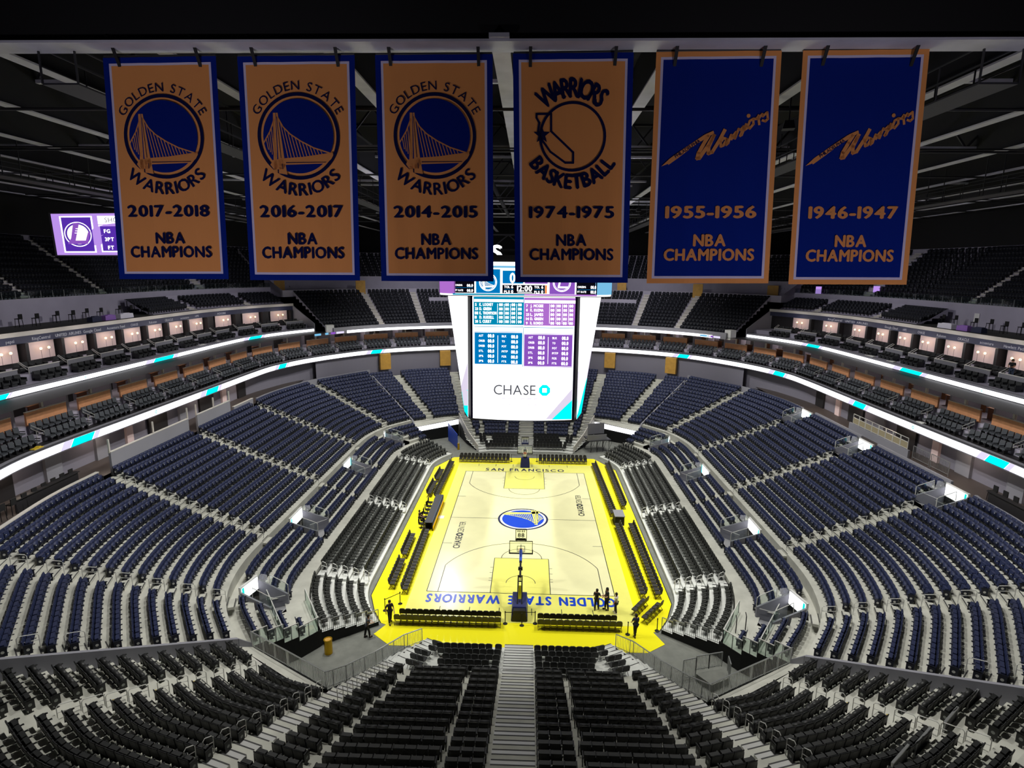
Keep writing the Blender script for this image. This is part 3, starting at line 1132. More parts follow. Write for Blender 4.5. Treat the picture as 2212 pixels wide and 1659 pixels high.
# court paint
C = court
cl = {'ring': 'paint_navy', 'disc': 'paint_blue', 'gold': 'court_key', 'line': 'paint_navy'}
flat('logo_backing', disc2d(2.62, 64), .0275, 'paint_white')
for i, (k, p) in enumerate(BRIDGE):
    sc = 2.2 if k != 'ring' else 2.26
    flat('centre_logo', [([(-x * sc, -y * sc) for x, y in v], f) for v, f in p], .030 + .0015 * i, cl[k])
tx, w = text2d('GOLDEN STATE WARRIORS', 1.12, .05, .16, 1.0)
k = 15.0 / w
flat('baseline_lettering', [([(-x * k, -14.72 - y) for x, y in v], f) for v, f in tx], .024, 'paint_blue')
tx, w = text2d('SAN FRANCISCO', .95, .03, .22)
k = 10.2 / w
flat('baseline_lettering', [([(x * k, 14.68 + y) for x, y in v], f) for v, f in tx], .024, 'paint_navy')
for cx, y0, y1 in ((-6.2, -6.85, -1.0), (6.25, 1.1, 6.9)):
    Lh = (y1 - y0)
    for s, a, b, bold in (('CHASE', y0, y0 + Lh * .42, .03), ('CENTER', y0 + Lh * .56, y1, .0)):
        tx, w = text2d(s, .62, bold, .1)
        k = (b - a) / w
        flat('sideline_lettering', [([(cx + .31 - y, (a + b) / 2 + x * k) for x, y in v], f) for v, f in tx], .029, 'line_dark')
    flat('sideline_lettering', [([(cx + y * .36, y0 + Lh * .49 + x * .36) for x, y in v], f) for v, f in bank_mark()], .029, 'line_dark')
flat('league_mark', R_(-9.9, -.35, -8.35, .35), .0265, 'paint_white')
flat('league_mark_red', R_(-9.75, -.2, -9.4, .2), .029, 'line_dark')
# ------------------------------------------------------------------ championship banners
def unp(px, py, y):
    d = np.array([(px - W_ / 2) / FPX, -(py - H_ / 2) / FPX, -1.0])
    d = CM @ d
    return np.array(CP) + d * ((y - CP[1]) / d[1])
BANNERS = [
    ((222, 125), (466, 121), (258, 603), (494, 603), 0, '2017-2018'),
    ((512, 122), (766, 119), (540, 605), (778, 606), 0, '2016-2017'),
    ((810, 119), (1064, 117), (824, 607), (1066, 608), 0, '2014-2015'),
    ((1108, 116), (1369, 113), (1113, 610), (1356, 611), 1, '1974-1975'),
    ((1418, 112), (1689, 109), (1397, 612), (1660, 612), 2, '1955-1956'),
    ((1735, 109), (2008, 106), (1703, 614), (1957, 615), 2, '1946-1947')]
BY, BYB = -37.0, -37.55
def banner(i, spec):
    tl, tr_, bl, br, style, years = spec
    A, B, Cc, D = unp(*tl, BY), unp(*tr_, BY), unp(*bl, BYB), unp(*br, BYB)
    WB, HB = np.linalg.norm(B - A), np.linalg.norm(Cc - A)
    ph = i * 1.7
    def fn(off):
        def g(x, y):
            u, v = x / WB + .5, .5 - y / HB
            p = (A * (1 - u) + B * u) * (1 - v) + (Cc * (1 - u) + D * u) * v
            wv = 0.0 if off else (.020 * math.sin(u * 15 + ph) + .010 * math.sin(u * 31 + 2 * ph)) * (.35 + .65 * v)
            return (p[0], p[1] + wv - off, p[2])
        return g
    def rect(x0, y0, x1, y1, nx=1, ny=1):
        v = [(x0 + (x1 - x0) * a / nx, y0 + (y1 - y0) * b / ny) for b in range(ny + 1) for a in range(nx + 1)]
        return [(v, [(b * (nx + 1) + a, b * (nx + 1) + a + 1, (b + 1) * (nx + 1) + a + 1, (b + 1) * (nx + 1) + a) for b in range(ny) for a in range(nx)])]
    w2, h2 = WB / 2, HB / 2
    fr = WB * .048 if style < 2 else WB * .040
    wl = WB * .020
    field, border = ('banner_gold', 'banner_blue') if style < 2 else ('banner_blue', 'banner_gold')
    ink = 'banner_navy' if style < 2 else 'banner_gold'
    c = (A + B) / 2
    names = ['gold championship banner with a round bridge emblem, lettered %s', 'gold championship banner with a state outline and star, lettered %s', 'blue championship banner with gold script word, lettered %s']
    root = empty('championship_banner', tuple(c), label=names[style] % years, cat='banner', group='championship banners under the roof girder')
    inv = lambda f: (lambda x, y: tuple(np.array(f(x, y)) - c))
    def piece(nm, pieces, off, m):
        mb = MB()
        put(mb, pieces, inv(fn(off)))
        return mb.build(nm, m, root)
    piece('cloth_border', rect(-w2, -h2, -w2 + fr, h2, 2, 12) + rect(w2 - fr, -h2, w2, h2, 2, 12) + rect(-w2 + fr, -h2, w2 - fr, -h2 + fr, 24, 2) + rect(-w2 + fr, h2 - fr, w2 - fr, h2, 24, 2), 0, border)
    a, b = w2 - fr, h2 - fr
    piece('white_trim', rect(-a, -b, -a + wl, b, 1, 12) + rect(a - wl, -b, a, b, 1, 12) + rect(-a + wl, -b, a - wl, -b + wl, 24, 1) + rect(-a + wl, b - wl, a - wl, b, 24, 1), 0, 'banner_white')
    a -= wl; b -= wl
    piece('field', rect(-a, -b, a, b, 30, 14), 0, field)
    # a rod in the top hem
    rod = MB()
    rod.tube([tuple(A - c + np.array([.02, .05, .03])), tuple(B - c + np.array([-.02, .05, .03]))], .05, 8)
    rod.build('hem_rod', 'dark_metal', root)
    cy = HB * .150
    if style == 0:
        r = WB * .305
        col = {'ring': 'banner_navy', 'disc': 'banner_blue', 'gold': 'banner_gold', 'line': 'banner_navy'}
        for q, (k, p) in enumerate(BRIDGE):
            piece('bridge_emblem', [([(x * r, y * r + cy) for x, y in v], f) for v, f in p], .036 + .008 * q, col[k])
        piece('lettering', [([(x, y + cy) for x, y in v], f) for v, f in arc_text('GOLDEN STATE', WB * .072, r * 1.235, PI / 2, math.radians(128), bold=.008, squeeze=1.05)], .036, ink)
        piece('lettering', [([(x, y + cy) for x, y in v], f) for v, f in arc_text('WARRIORS', WB * .098, r * 1.60, -PI / 2, math.radians(96), below=True, bold=.03)], .036, ink)
    elif style == 1:
        r = WB * .285
        piece('state_emblem', [([(x * r, y * r + cy - HB * .005) for x, y in v], f) for v, f in state_logo()], .036, ink)
        piece('lettering', [([(x, y + cy) for x, y in v], f) for v, f in arc_text('WARRIORS', WB * .15, r * 1.08, PI / 2, math.radians(86), bold=.05, squeeze=.66)], .036, ink)
        piece('lettering', [([(x, y + cy) for x, y in v], f) for v, f in arc_text('BASKETBALL', WB * .115, r * 1.52, -PI / 2, math.radians(118), below=True, bold=.055, squeeze=.85)], .036, ink)
    else:
        k = WB * .84
        cyy = HB * .135
        piece('script_word', [([(x * k, y * k + cyy) for x, y in v], f) for v, f in script_word()], .036, ink)
        piece('lettering', [([(x * k, y * k + cyy) for x, y in v], f) for v, f in script_tag()], .046, 'banner_navy')
    sh = 0.0
    for s, hh, wd, yy in ((years, .093, .735, -.209), ('NBA', .092, .262, -.333), ('CHAMPIONS', .092, .735, -.397)):
        tx, w = text2d(s, WB * hh, .045, .10)
        k = WB * wd / w
        piece('lettering', [([(x * k, y + HB * yy) for x, y in v], f) for v, f in tx], .036, ink)
    return root
for i, b in enumerate(BANNERS):
    banner(i, b)
# clamps holding the banners to the girder
for i, px in enumerate((240, 418, 540, 722, 838, 1032, 1146, 1332, 1464, 1655, 1790, 1985)):
    p = unp(px, 112, -37.35)
    cl_ = empty('beam_clamp', tuple(p), label='small black clamp on the girder flange over the %s banner edge' % (nth(i + 1) if i < 12 else ''), cat='clamp', group='banner clamps on the roof girder')
    MB().box((0, .1, .24), (.10, .5, .07)).box((0, -.12, .32), (.10, .07, .20)).build('clamp_jaw', 'dark_metal', cl_)
    MB().bar((0, .05, .22), (.0, .35, -.34), .10, .03).build('strap', 'black', cl_)
# ------------------------------------------------------------------ suite and box tiers: an open ring round the bowl
def catmull(P, n=10):
    P = [np.array(p, float) for p in P]
    P = [2 * P[0] - P[1]] + P + [2 * P[-1] - P[-2]]
    out = []
    for i in range(1, len(P) - 2):
        for t in np.linspace(0, 1, n, endpoint=False):
            a, b, c, d = P[i - 1], P[i], P[i + 1], P[i + 2]
            out.append(.5 * ((2 * b) + (c - a) * t + (2 * a - 5 * b + 4 * c - d) * t * t + (3 * b - a - 3 * c + d) * t ** 3))
    out.append(P[-2])
    return out
RH = [(29.5, -32.5), (33.2, -26.5), (35.3, -21.3), (36.2, -16.0), (36.2, -6), (36.2, 8), (36.2, 17.5), (35.8, 23.0), (34.0, 29.0), (30.6, 35.1), (26.0, 40.6), (19.2, 44.9), (11.2, 47.5), (0, 48.8)]
RH = catmull(RH, 8)
RING = np.array(RH + [np.array([-p[0], p[1]]) for p in RH[-2::-1]])
RC = np.concatenate([[0], np.cumsum(np.linalg.norm(np.diff(RING, axis=0), axis=1))])
RL = RC[-1]
RS = np.arange(0, RL, .75)
def rp(s, d=0.0):
    """point on the ring at arc length s, d metres outwards; also the outward normal"""
    x = np.interp(s, RC, RING[:, 0]); y = np.interp(s, RC, RING[:, 1])
    e = .4
    ax, ay = np.interp(s - e, RC, RING[:, 0]), np.interp(s - e, RC, RING[:, 1])
    bx, by = np.interp(s + e, RC, RING[:, 0]), np.interp(s + e, RC, RING[:, 1])
    tx, ty = bx - ax, by - ay
    L = math.hypot(tx, ty)
    nx, ny = ty / L, -tx / L
    return (x + nx * d, y + ny * d), (nx, ny)
def s_at(px, py, z):
    """arc length of the ring where the sight line of a picture point meets height z"""
    d = CM @ np.array([(px - W_ / 2) / FPX, -(py - H_ / 2) / FPX, -1.0])
    t = (z - CP[2]) / d[2]
    q = np.array([CP[0] + t * d[0], CP[1] + t * d[1]])
    F = np.arange(0, RL, .08)
    X = np.interp(F, RC, RING[:, 0]); Y = np.interp(F, RC, RING[:, 1])
    return float(F[int(np.argmin((X - q[0]) ** 2 + (Y - q[1]) ** 2))])
def s_px(px, d, z, left):
    """arc length at which the ring offset d at height z crosses picture column px"""
    best, bs = 9e9, 0
    for s in np.arange(2.0, RL - 2.0, .12):
        p = rp(s, d)[0]
        if (p[0] < 0) != left:
            continue
        u, v, dep = project(p[0], p[1], z)
        if dep > 5 and abs(u - px) < best:
            best, bs = abs(u - px), float(s)
    return bs
def s_range(s0, s1, st=.75):
    n = max(1, int((s1 - s0) / st))
    return [s0 + (s1 - s0) * i / n for i in range(n + 1)]
def sweep(name, s0, s1, prof, mats, mi=None, **kw):
    mb = MB()
    ss = s_range(s0, s1)
    n = len(prof)
    V = []
    for s in ss:
        for d, z in prof:
            p, _ = rp(s, d)
            V.append((p[0], p[1], z))
    F, I = [], []
    for i in range(len(ss) - 1):
        for j in range(n - 1):
            F.append((i * n + j, i * n + j + 1, (i + 1) * n + j + 1, (i + 1) * n + j))
            I.append(mi[j] if mi else 0)
    mb.V, mb.F, mb.I = V, F, I
    # end caps
    for k in (0, len(ss) - 1):
        mb.F.append(tuple(k * n + j for j in range(n)) if k else tuple(k * n + j for j in range(n))[::-1]); mb.I.append(0)
    return struct(mb, name, mats) if kw.get('st', True) else mb.build(name, mats)
SR0, SL1 = 4.0, RL - 4.0
# where the side tiers (upper ribbon set back 3.5 m) meet the far end tier
UR_A = s_at(1640, 722, 16.0); UR_B = s_at(657, 712, 16.0)
def nearest_s(x, y): return RC[int(np.argmin(np.linalg.norm(RING - np.array([x, y]), axis=1)))]
SB0, SB1 = nearest_s(31.4, 34.0), nearest_s(-31.4, 34.0)     # ends of the side tiers
SF0, SF1 = nearest_s(29.6, 36.5), nearest_s(-29.6, 36.5)     # ends of the far tier
# lower ring: LED housing, parapet, seat rows, tan wall line, suites
sweep('suite_tier_floor', SR0, SL1, [(.02, 11.30), (.02, 11.36), (.10, 12.06), (.0, 12.06), (.0, 12.20), (.32, 12.24), (.34, 12.18), (1.32, 12.18), (1.32, 12.72), (2.45, 12.72), (2.45, 13.35), (7.2, 13.35), (7.2, 15.6)],
      ['led_housing', 'fascia_gray', 'tier_gray', 'suite_dark'], [0, 0, 0, 0, 1, 1, 3, 2, 2, 2, 2, 2])
sweep('suite_tier_soffit', SR0, SL1, [(.0, 11.34), (.02, 11.30), (3.2, 11.15), (3.2, 9.2)], ['tier_gray'])
sweep('suite_ceiling', SR0, SL1, [(7.2, 15.58), (0.2, 15.58)], ['suite_dark'])
sweep('suite_back_wall', SR0, SL1, [(6.0, 13.35), (6.0, 15.58)], ['suite_wall'])
def led(name, s0, s1, d, z0, z1, label, group):
    o = None
    root = empty(name, (*rp((s0 + s1) / 2, d)[0], z0), label=label, cat='led ribbon', group=group)
    ox, oy, oz = root.location
    def strip(nm, a0, a1, b0, b1, off, m, zz0=z0, zz1=z1):
        mb = MB()
        n = max(1, int(abs(a1 - a0) / .75) + 1)
        for i in range(n):
            t0, t1 = i / n, (i + 1) / n
            P = []
            for t, (q0, q1), z in ((t0, (a0, a1), zz0), (t1, (a0, a1), zz0), (t1, (b0, b1), zz1), (t0, (b0, b1), zz1)):
                p, _ = rp(q0 + (q1 - q0) * t, d - off)
                P.append((p[0] - ox, p[1] - oy, z - oz))
            mb.quad(*P)
        return mb.build(nm, m, root)
    strip('screen', s0, s1, s0, s1, .03, 'led_white')
    return root, strip
def ribbon_text(root, s, d, z0, z1, flip=1):
    ox, oy, oz = root.location
    h = (z1 - z0)
    for w, ds, m, bold in (('CHASE', 0.0, 'led_text', .0),):
        tx, tw = text2d(w, h * .5, bold, .14, 1.25)
        mb = MB()
        def fn(x, y):
            p, n = rp(s - x, d - .05)
            return (p[0] - ox, p[1] - oy, z0 + h * .26 + y - oz)
        put(mb, tx, fn)
        mb.build('lettering', m, root)
        mk = MB()
        put(mk, bank_mark(h * .27), lambda x, y: fn(x + tw / 2 + h * .5, y + h * .25))
        mk.build('bank_mark', 'led_textcyan', root)
def stripes(strip, px, z):
    """slanted cyan and lavender bars at the picture positions px = [(left, right, y)]"""
    for a, b, y in px:
        s0, s1 = s_px(a, 0, z, a < 1110), s_px(b, 0, z, a < 1110)
        if s0 > s1: s0, s1 = s1, s0
        w = s1 - s0
        sl = .45
        strip('cyan_bar', s0, s1, s0 - sl, s1 - sl, .045, 'led_cyan')
        strip('lavender_bar', s1 + .05, s1 + w * .45, s1 + .05 - sl, s1 + w * .45 - sl, .045, 'led_lavender')
        strip('lavender_bar', s0 - w * .28, s0 - .05, s0 - w * .28 - sl, s0 - .05 - sl, .045, 'led_lavender')
r1, st1 = led('led_ribbon', SR0, SL1, 0.0, 11.40, 12.02, 'long white LED ribbon on the lower suite ledge, running right round the bowl', 'led ribbons round the bowl')
stripes(st1, [(150, 196, 955), (443, 468, 848), (600, 616, 795), (800, 821, 762), (1462, 1485, 770), (1670, 1692, 805), (1843, 1866, 870), (2128, 2172, 990)], 11.7)
for px, py in ((318, 905), (545, 820), (760, 775), (1365, 762), (1580, 785), (1755, 830), (1955, 915)):
    ribbon_text(r1, s_px(px, 0, 11.7, px < 1110), 0.0, 11.40, 12.02)
r2, st2 = led('led_ribbon', SR0, SB0, 3.5, 15.64, 16.03, 'upper white LED ribbon below the boxes on the right side', 'led ribbons round the bowl')
r3, st3 = led('led_ribbon', SB1, SL1, 3.5, 15.64, 16.03, 'upper white LED ribbon below the boxes on the left side', 'led ribbons round the bowl')
def s35(px, py):
    d = CM @ np.array([(px - W_ / 2) / FPX, -(py - H_ / 2) / FPX, -1.0])
    t = (15.85 - CP[2]) / d[2]
    q = (CP[0] + t * d[0], CP[1] + t * d[1])
    best = min(np.arange(0, RL, .15), key=lambda s: (rp(s, 3.5)[0][0] - q[0]) ** 2 + (rp(s, 3.5)[0][1] - q[1]) ** 2)
    return best
for strip, L in ((st2, [(1742, 1768, 745), (1945, 1988, 800)]), (st3, [(535, 562, 735), (330, 372, 780), (-20, 12, 858)])):
    for a, b, y in L:
        s0, s1 = sorted((s_px(a, 3.5, 15.85, a < 1110), s_px(b, 3.5, 15.85, a < 1110)))
        w = s1 - s0
        strip('cyan_bar', s0, s1, s0 - .4, s1 - .4, .045, 'led_cyan')
        strip('lavender_bar', s1 + .05, s1 + w * .4, s1 + .05 - .4, s1 + w * .4 - .4, .045, 'led_lavender')
        strip('lavender_bar', s0 - w * .25, s0 - .05, s0 - w * .25 - .4, s0 - .05 - .4, .045, 'led_lavender')
for px, py, rr in ((170, 822, r3), (455, 752, r3), (2108, 838, r2), (1830, 768, r2)):
    ribbon_text(rr, s_px(px, 3.5, 15.85, px < 1110), 3.5, 15.64, 16.03)
r4, st4 = led('led_ribbon', SF0, SF1, 0.0, 15.28, 15.72, 'white LED ribbon across the far end above the tan suite walls', 'led ribbons round the bowl')
for a, b, m in ((1503, 1535, 'scr_sky'), (1537, 1543, 'scr_blue'), (1546, 1552, 'scr_violet'), (1553, 1566, 'scr_purple'), (1568, 1604, 'led_lavender'), (690, 720, 'scr_sky'), (736, 752, 'scr_sky'), (760, 776, 'scr_purple'), (780, 810, 'led_lavender')):
    st4('score_segment', s_at(a, 725, 15.5), s_at(b, 725, 15.5), s_at(a, 725, 15.5), s_at(b, 725, 15.5), .04, m, 15.34, 15.66)

# suites: tan front walls, columns, seats, hairpin rails
suite = []
BAY = 5.2
tan_n = 0
sb = SR0 + 1.0
bays = []
while sb + BAY < SL1:
    bays.append(sb); sb += BAY
def side_word(s):
    x, y = rp(s)[0]
    return 'right side' if x > 30.5 else ('left side' if x < -30.5 else 'far end')
for bi, s in enumerate(bays):
    p, n = rp(s + 2.1, 2.55)
    d, ok = inframe(p[0], p[1], 13.8, 150)
    if not ok:
        continue
    lq = rp(s + 2.0, 4.6)[0]
    lamp('suite_lamp', 'POINT', (lq[0], lq[1], 15.2), (0, 0, 0), 42, (1, .86, .78), shadow_soft_size=.15)
    mb = MB()
    pts = [rp(s + .2 + 3.9 * t, 2.55)[0] for t in (0, .33, .66, 1)]
    mb.wall(pts, 13.35, 14.42, .14)
    mb.wall(pts, 14.42, 14.47, .20, 1)
    tag(mb.build('counter_wall', ['tan_wall', 'cream_cap']), 'tan panelled counter wall behind suite seats, %s bay counted round from the right' % nth(bi + 1), 'counter', 'tan counter walls of the suites')
    q, n = rp(s + 2.3, 2.75)
    c = MB().box((q[0], q[1], 14.45), (.20, .20, 2.2), math.atan2(n[1], n[0]))
    struct(c, 'column', 'cream_cap')
    # partition and glowing bar inside the suite
    a, b = rp(s + 4.6, 3.0)[0], rp(s + 4.6, 6.0)[0]
    struct(MB().wall([a, b], 13.35, 15.55, .2), 'partition_wall', 'suite_wall')
    a, b = rp(s + .5, 5.9)[0], rp(s + 2.0, 5.9)[0]
    struct(MB().wall([a, b], 13.35, 15.3, .08), 'partition_wall', 'suite_dark')
    a, b = rp(s + 2.7, 5.85)[0], rp(s + 3.6, 5.85)[0]
    struct(MB().wall([a, b], 13.35, 15.3, .08), 'partition_wall', 'led_lav_panel')
    a, b = rp(s + 4.0, 5.8)[0], rp(s + 4.5, 5.8)[0]
    struct(MB().wall([a, b], 13.35, 15.3, .08), 'partition_wall', 'wood_brown')
    a, b = rp(s + .6, 4.4)[0], rp(s + 1.9, 4.4)[0]
    tag(MB().wall([a, b], 14.30, 14.36, .35).wall([rp(s + .7, 4.4)[0], rp(s + 1.8, 4.4)[0]], 13.35, 14.3, .1).build('bar_table', 'wood_brown'), 'wooden bar table inside the suite behind the %s tan wall from the right' % nth(bi + 1), 'table', 'bar tables in the suites')
    for row, dd, z in ((1, 1.15, 12.18), (2, 2.2, 12.72)):
        for q_ in range(7):
            ss = s + .35 + .62 * q_ + (0 if row == 1 else .0)
            p, n = rp(ss, dd - .30)
            suite.append((p[0], p[1], z, rot_of(-n[0], -n[1]), (bi, row, q_ + 1)))
    # hairpin rail in the gap
    p, n = rp(s + 4.75, 1.15)
    R = MB()
    rz = math.atan2(n[1], n[0])
    R.tube([(-.45, 0, .75), (-.5, 0, 1.0), (.45, 0, 1.45), (.5, 0, 1.2), (-.45, 0, .75)], .025, 6)
    R.tube([(.1, 0, .0), (.1, 0, 1.0)], .025, 6)
    o = R.build('stair_rail', 'rail_white')
    o.location = (p[0], p[1], 12.18); o.rotation_euler = (0, 0, rz)
    tag(o, 'steel hairpin rail between suite seats, %s from the right round the ring' % nth(bi + 1), 'handrail', 'hairpin rails of the suites')
T_suite = seat_fold(.60)
tpl = MB()
tpl.box((0, -.20, .66), (.52, .10, .56), 0, 0, .92, math.radians(10)).box((0, .06, .42), (.52, .46, .13), 0, 0).box((0, 0, .18), (.1, .3, .36), 0, 1)
tpl.box((-.28, .05, .58), (.05, .40, .06), 0, 1)
MS = ['suite_gray', 'seat_shell', 'seat_shell']
sel_s = pick(suite)
place_individuals('suite_seat', [('suite_seat', tpl)], MS, suite, sel_s, lambda t: 'gray suite seat, bay %d from the right, %s row, %s from the rail' % (t[0] + 1, 'front' if t[1] == 1 else 'back', nth(t[2])), 'seat', 'gray padded seats of the suites')
mass('suite_seats', [(tpl, [s[:4] for i, s in enumerate(suite) if i not in sel_s])], MS, label='gray padded seats along the rest of the suite tier', cat='seats', kind='stuff')

# ---------------- theatre boxes above the side ribbons
for side, (a, b) in (('right', (SR0, SB0)), ('left', (SB1, SL1))):
    sweep('box_tier_floor', a, b, [(3.52, 15.58), (3.52, 16.08), (3.50, 16.08), (3.50, 16.22), (3.80, 16.24), (3.82, 16.16), (5.2, 16.16), (5.2, 16.75), (9.2, 16.75)],
          ['led_housing', 'fascia_gray', 'tier_gray'], [0, 0, 1, 1, 1, 2, 2, 2])
    sweep('box_tier_wall', a, b, [(9.2, 16.75), (9.2, 18.85), (8.7, 18.85), (8.7, 19.50), (8.55, 19.52), (8.55, 19.92), (15.0, 19.92)],
          ['suite_dark', 'fascia_navy', 'cream_cap', 'terrace_dark'], [0, 1, 1, 2, 2, 3])
    # parapet below the upper deck and the deck floor behind it
    sweep('upper_wall', a + 0, b, [(13.6, 19.92), (13.6, 22.45), (13.85, 22.45), (13.85, 22.1)], ['tier_gray', 'cream_cap'], [0, 1, 1])
    ss = a + .4 if side == 'right' else a + .6
    idx = 0
    L = []
    while ss + 4.0 < b:
        L.append(ss); ss += 4.15
    for s in L:
        idx += 1
        c, n = rp(s + 1.5, 9.0)
        d, ok = inframe(c[0], c[1], 18, 120)
        if not ok:
            continue
        # place names count from the picture edge inwards
        rz = math.atan2(n[1], n[0]) - PI / 2
        num = idx if side == 'right' else len(L) + 1 - idx
        t = empty('roller_blind', (c[0], c[1], 17.2), rz, label='pink roller shade with two globe lamps, %s box from the %s picture edge' % (nth(num), side), cat='shade', group='pink shades at the back of the boxes')
        MB().box((0, 0, .80), (3.15, .05, 1.62)).build('fabric', 'shade_pink', t)
        MB().tube([(-1.57, 0, 1.62), (1.57, 0, 1.62)], .05, 6).build('roller', 'cream_cap', t)
        for gx in (-.45, .45):
            lp = MB().lathe((gx, -.45, .98), [(.0, -.11), (.08, -.08), (.11, 0), (.08, .08), (0, .11)], 10, cap=False).build('globe_lamp', 'lamp_glow', t)
            MB().tube([(gx, -.45, .88), (gx, -.45, -.3)], .012, 5).build('lamp_stem', 'dark_metal', lp)
        struct(MB().box((c[0] + 2.0 * math.cos(rz), c[1] + 2.0 * math.sin(rz), 17.8), (.35, 1.2, 2.1), rz), 'pilaster_wall', 'suite_dark')
        lamp('box_lamp', 'POINT', (c[0] - n[0] * 1.7, c[1] - n[1] * 1.7, 18.6), (0, 0, 0), 46, (1, .92, .90), shadow_soft_size=.15)
        # half wall with a pale top rail
        hb = empty('half_wall', (*rp(s + 1.5, 5.25)[0], 16.16), rz, label='low panel with pale top rail in front of the %s box from the %s edge' % (nth(num), side), cat='partition', group='low panels of the boxes')
        MB().box((0, 0, .62), (3.1, .06, 1.0)).build('panel', 'fascia_gray', hb)
        MB().box((0, 0, 1.17), (3.2, .10, .07)).build('top_rail', 'rail_white', hb)
        lp = MB().tube([(-1.6, 0, 1.17), (-1.65, .2, 1.25), (-1.6, .75, 1.62), (-1.55, .9, 1.55), (-1.6, .1, .95)], .03, 6).tube([(-1.6, 0, 0), (-1.6, 0, 1.17)], .03, 6)
        lp.build('stair_rail', 'rail_white', hb)
        for row, dd, z in ((1, 4.7, 16.16), (2, 6.4, 16.75)):
            for q_ in range(4):
                p, nn = rp(s + .45 + .76 * q_, dd)
                ch = MB()
                if 'armchair' not in bpy.data.meshes:
                    ch.box((0, -.25, .55), (.60, .14, .55), 0, 0, .95, math.radians(8)).box((0, .05, .34), (.60, .60, .16)).box((-.30, .0, .42), (.07, .62, .34)).box((.30, 0, .42), (.07, .62, .34)).box((0, 0, .13), (.5, .5, .26))
                    me = ch.data('armchair', ['armchair_gray'])
                o = bpy.data.objects.new('box_armchair', bpy.data.meshes['armchair'])
                COL.objects.link(o)
                o.location = (p[0], p[1], z); o.rotation_euler = (0, 0, rot_of(-nn[0], -nn[1]))
                tag(o, 'black armchair, %s row of the %s box from the %s picture edge, %s seat' % ('front' if row == 1 else 'back', nth(num), side, nth(q_ + 1)), 'armchair', 'black armchairs in the boxes')
    # sponsor names on the fascia
    SG = {'left': [((22, 742), 'pepsi'), ((88, 733), 'RingCentral'), ((148, 725), 'UNITED AIRLINES'), ((200, 719), 'Google Cloud'), ((250, 713), 'Accenture Fund'), ((290, 706), 'CHASE'), ((330, 701), 'Rakuten'), ((365, 697), 'ORACLE'), ((399, 693), 'accenture'), ((425, 689), 'HPE'), ((478, 682), 'ADOBE')],
          'right': [((1803, 690), 'RingCentral'), ((1850, 698), 'UNITED AIRLINES'), ((1925, 709), 'Google Cloud'), ((1955, 715), 'HPE'), ((1990, 721), 'CHASE'), ((2033, 727), 'Rakuten'), ((2080, 734), 'ORACLE'), ((2132, 742), 'accenture'), ((2196, 752), 'Hewlett Packard')]}[side]
    for (px, py), word in SG:
        s = s_px(px, 8.65, 19.18, side == 'left')
        tx, w = text2d(word, .27, .02, .10)
        mb = MB()
        c0 = rp(s, 8.66)[0]
        put(mb, tx, lambda x, y: (rp(s - x, 8.66)[0][0] - c0[0], rp(s - x, 8.66)[0][1] - c0[1], y))
        o = mb.build('sponsor_sign', 'sign_text', loc=(c0[0], c0[1], 19.02))
        tag(o, 'pale sponsor lettering on the dark %s fascia, %s from its %s end' % (side, nth([w for _, w in SG].index(word) + 1), 'near' if side == 'left' else 'far'), 'sign', 'sponsor names on the fascias')
# ------------------------------------------------------------------ hanging scoreboard
BX = lambda cx: -4.35 + (cx - 443) / 1205.0 * 8.45          # sketch units of the front screen to metres
BZ = lambda cy: 23.56 - (cy - 610) / 1466.0 * 10.4
sb_ = empty('scoreboard', (0, 0, 24.0), label='huge white scoreboard with teal and purple tables hanging over the court', cat='scoreboard')
def bp(name, mb, m):
    o = mb.build(name, m, sb_)
    o.location = (0, 0, -24.0)
    return o
FY = -9.0
core = MB()
ft = [(-4.5, FY + .12), (4.3, FY + .12), (6.35, -7.0), (6.9, 0), (6.35, 7.0), (4.3, 8.9), (-4.5, 8.9), (-6.55, 7.0), (-7.1, 0), (-6.55, -7.0)]
fb = [(-4.5, FY + .12), (4.3, FY + .12), (5.05, -7.0), (5.4, 0), (5.05, 7.0), (4.3, 8.9), (-4.5, 8.9), (-5.25, 7.0), (-5.6, 0), (-5.25, -7.0)]
n = len(ft)
core.add([(x, y, 13.0) for x, y in fb] + [(x, y, 23.7) for x, y in ft], [tuple(range(n))[::-1], tuple(range(n, 2 * n))] + [(i, (i + 1) % n, n + (i + 1) % n, n + i) for i in range(n)])
bp('cabinet', core, 'black')
def front(name, pieces, off, m):
    mb = MB()
    put(mb, pieces, lambda x, y: (x, FY - off, y))
    return bp(name, mb, m)
Rc = lambda x0, y0, x1, y1: R_(BX(x0), BZ(y1), BX(x1), BZ(y0))
fr_ = MB()
nn_ = 24
xs = np.linspace(-4.33, 4.12, nn_ + 1)
zb = lambda x: 13.22 - .13 * (1 - ((x + .1) / 4.2) ** 2)
for i in range(nn_):
    fr_.quad((xs[i], FY, zb(xs[i])), (xs[i + 1], FY, zb(xs[i + 1])), (xs[i + 1], FY, 23.6), (xs[i], FY, 23.6))
bp('front_screen', fr_, 'scr_white')
def side_panel(name, a, b, m, t0=0, t1=1, z0=0, z1=1, off=0.02):
    pass
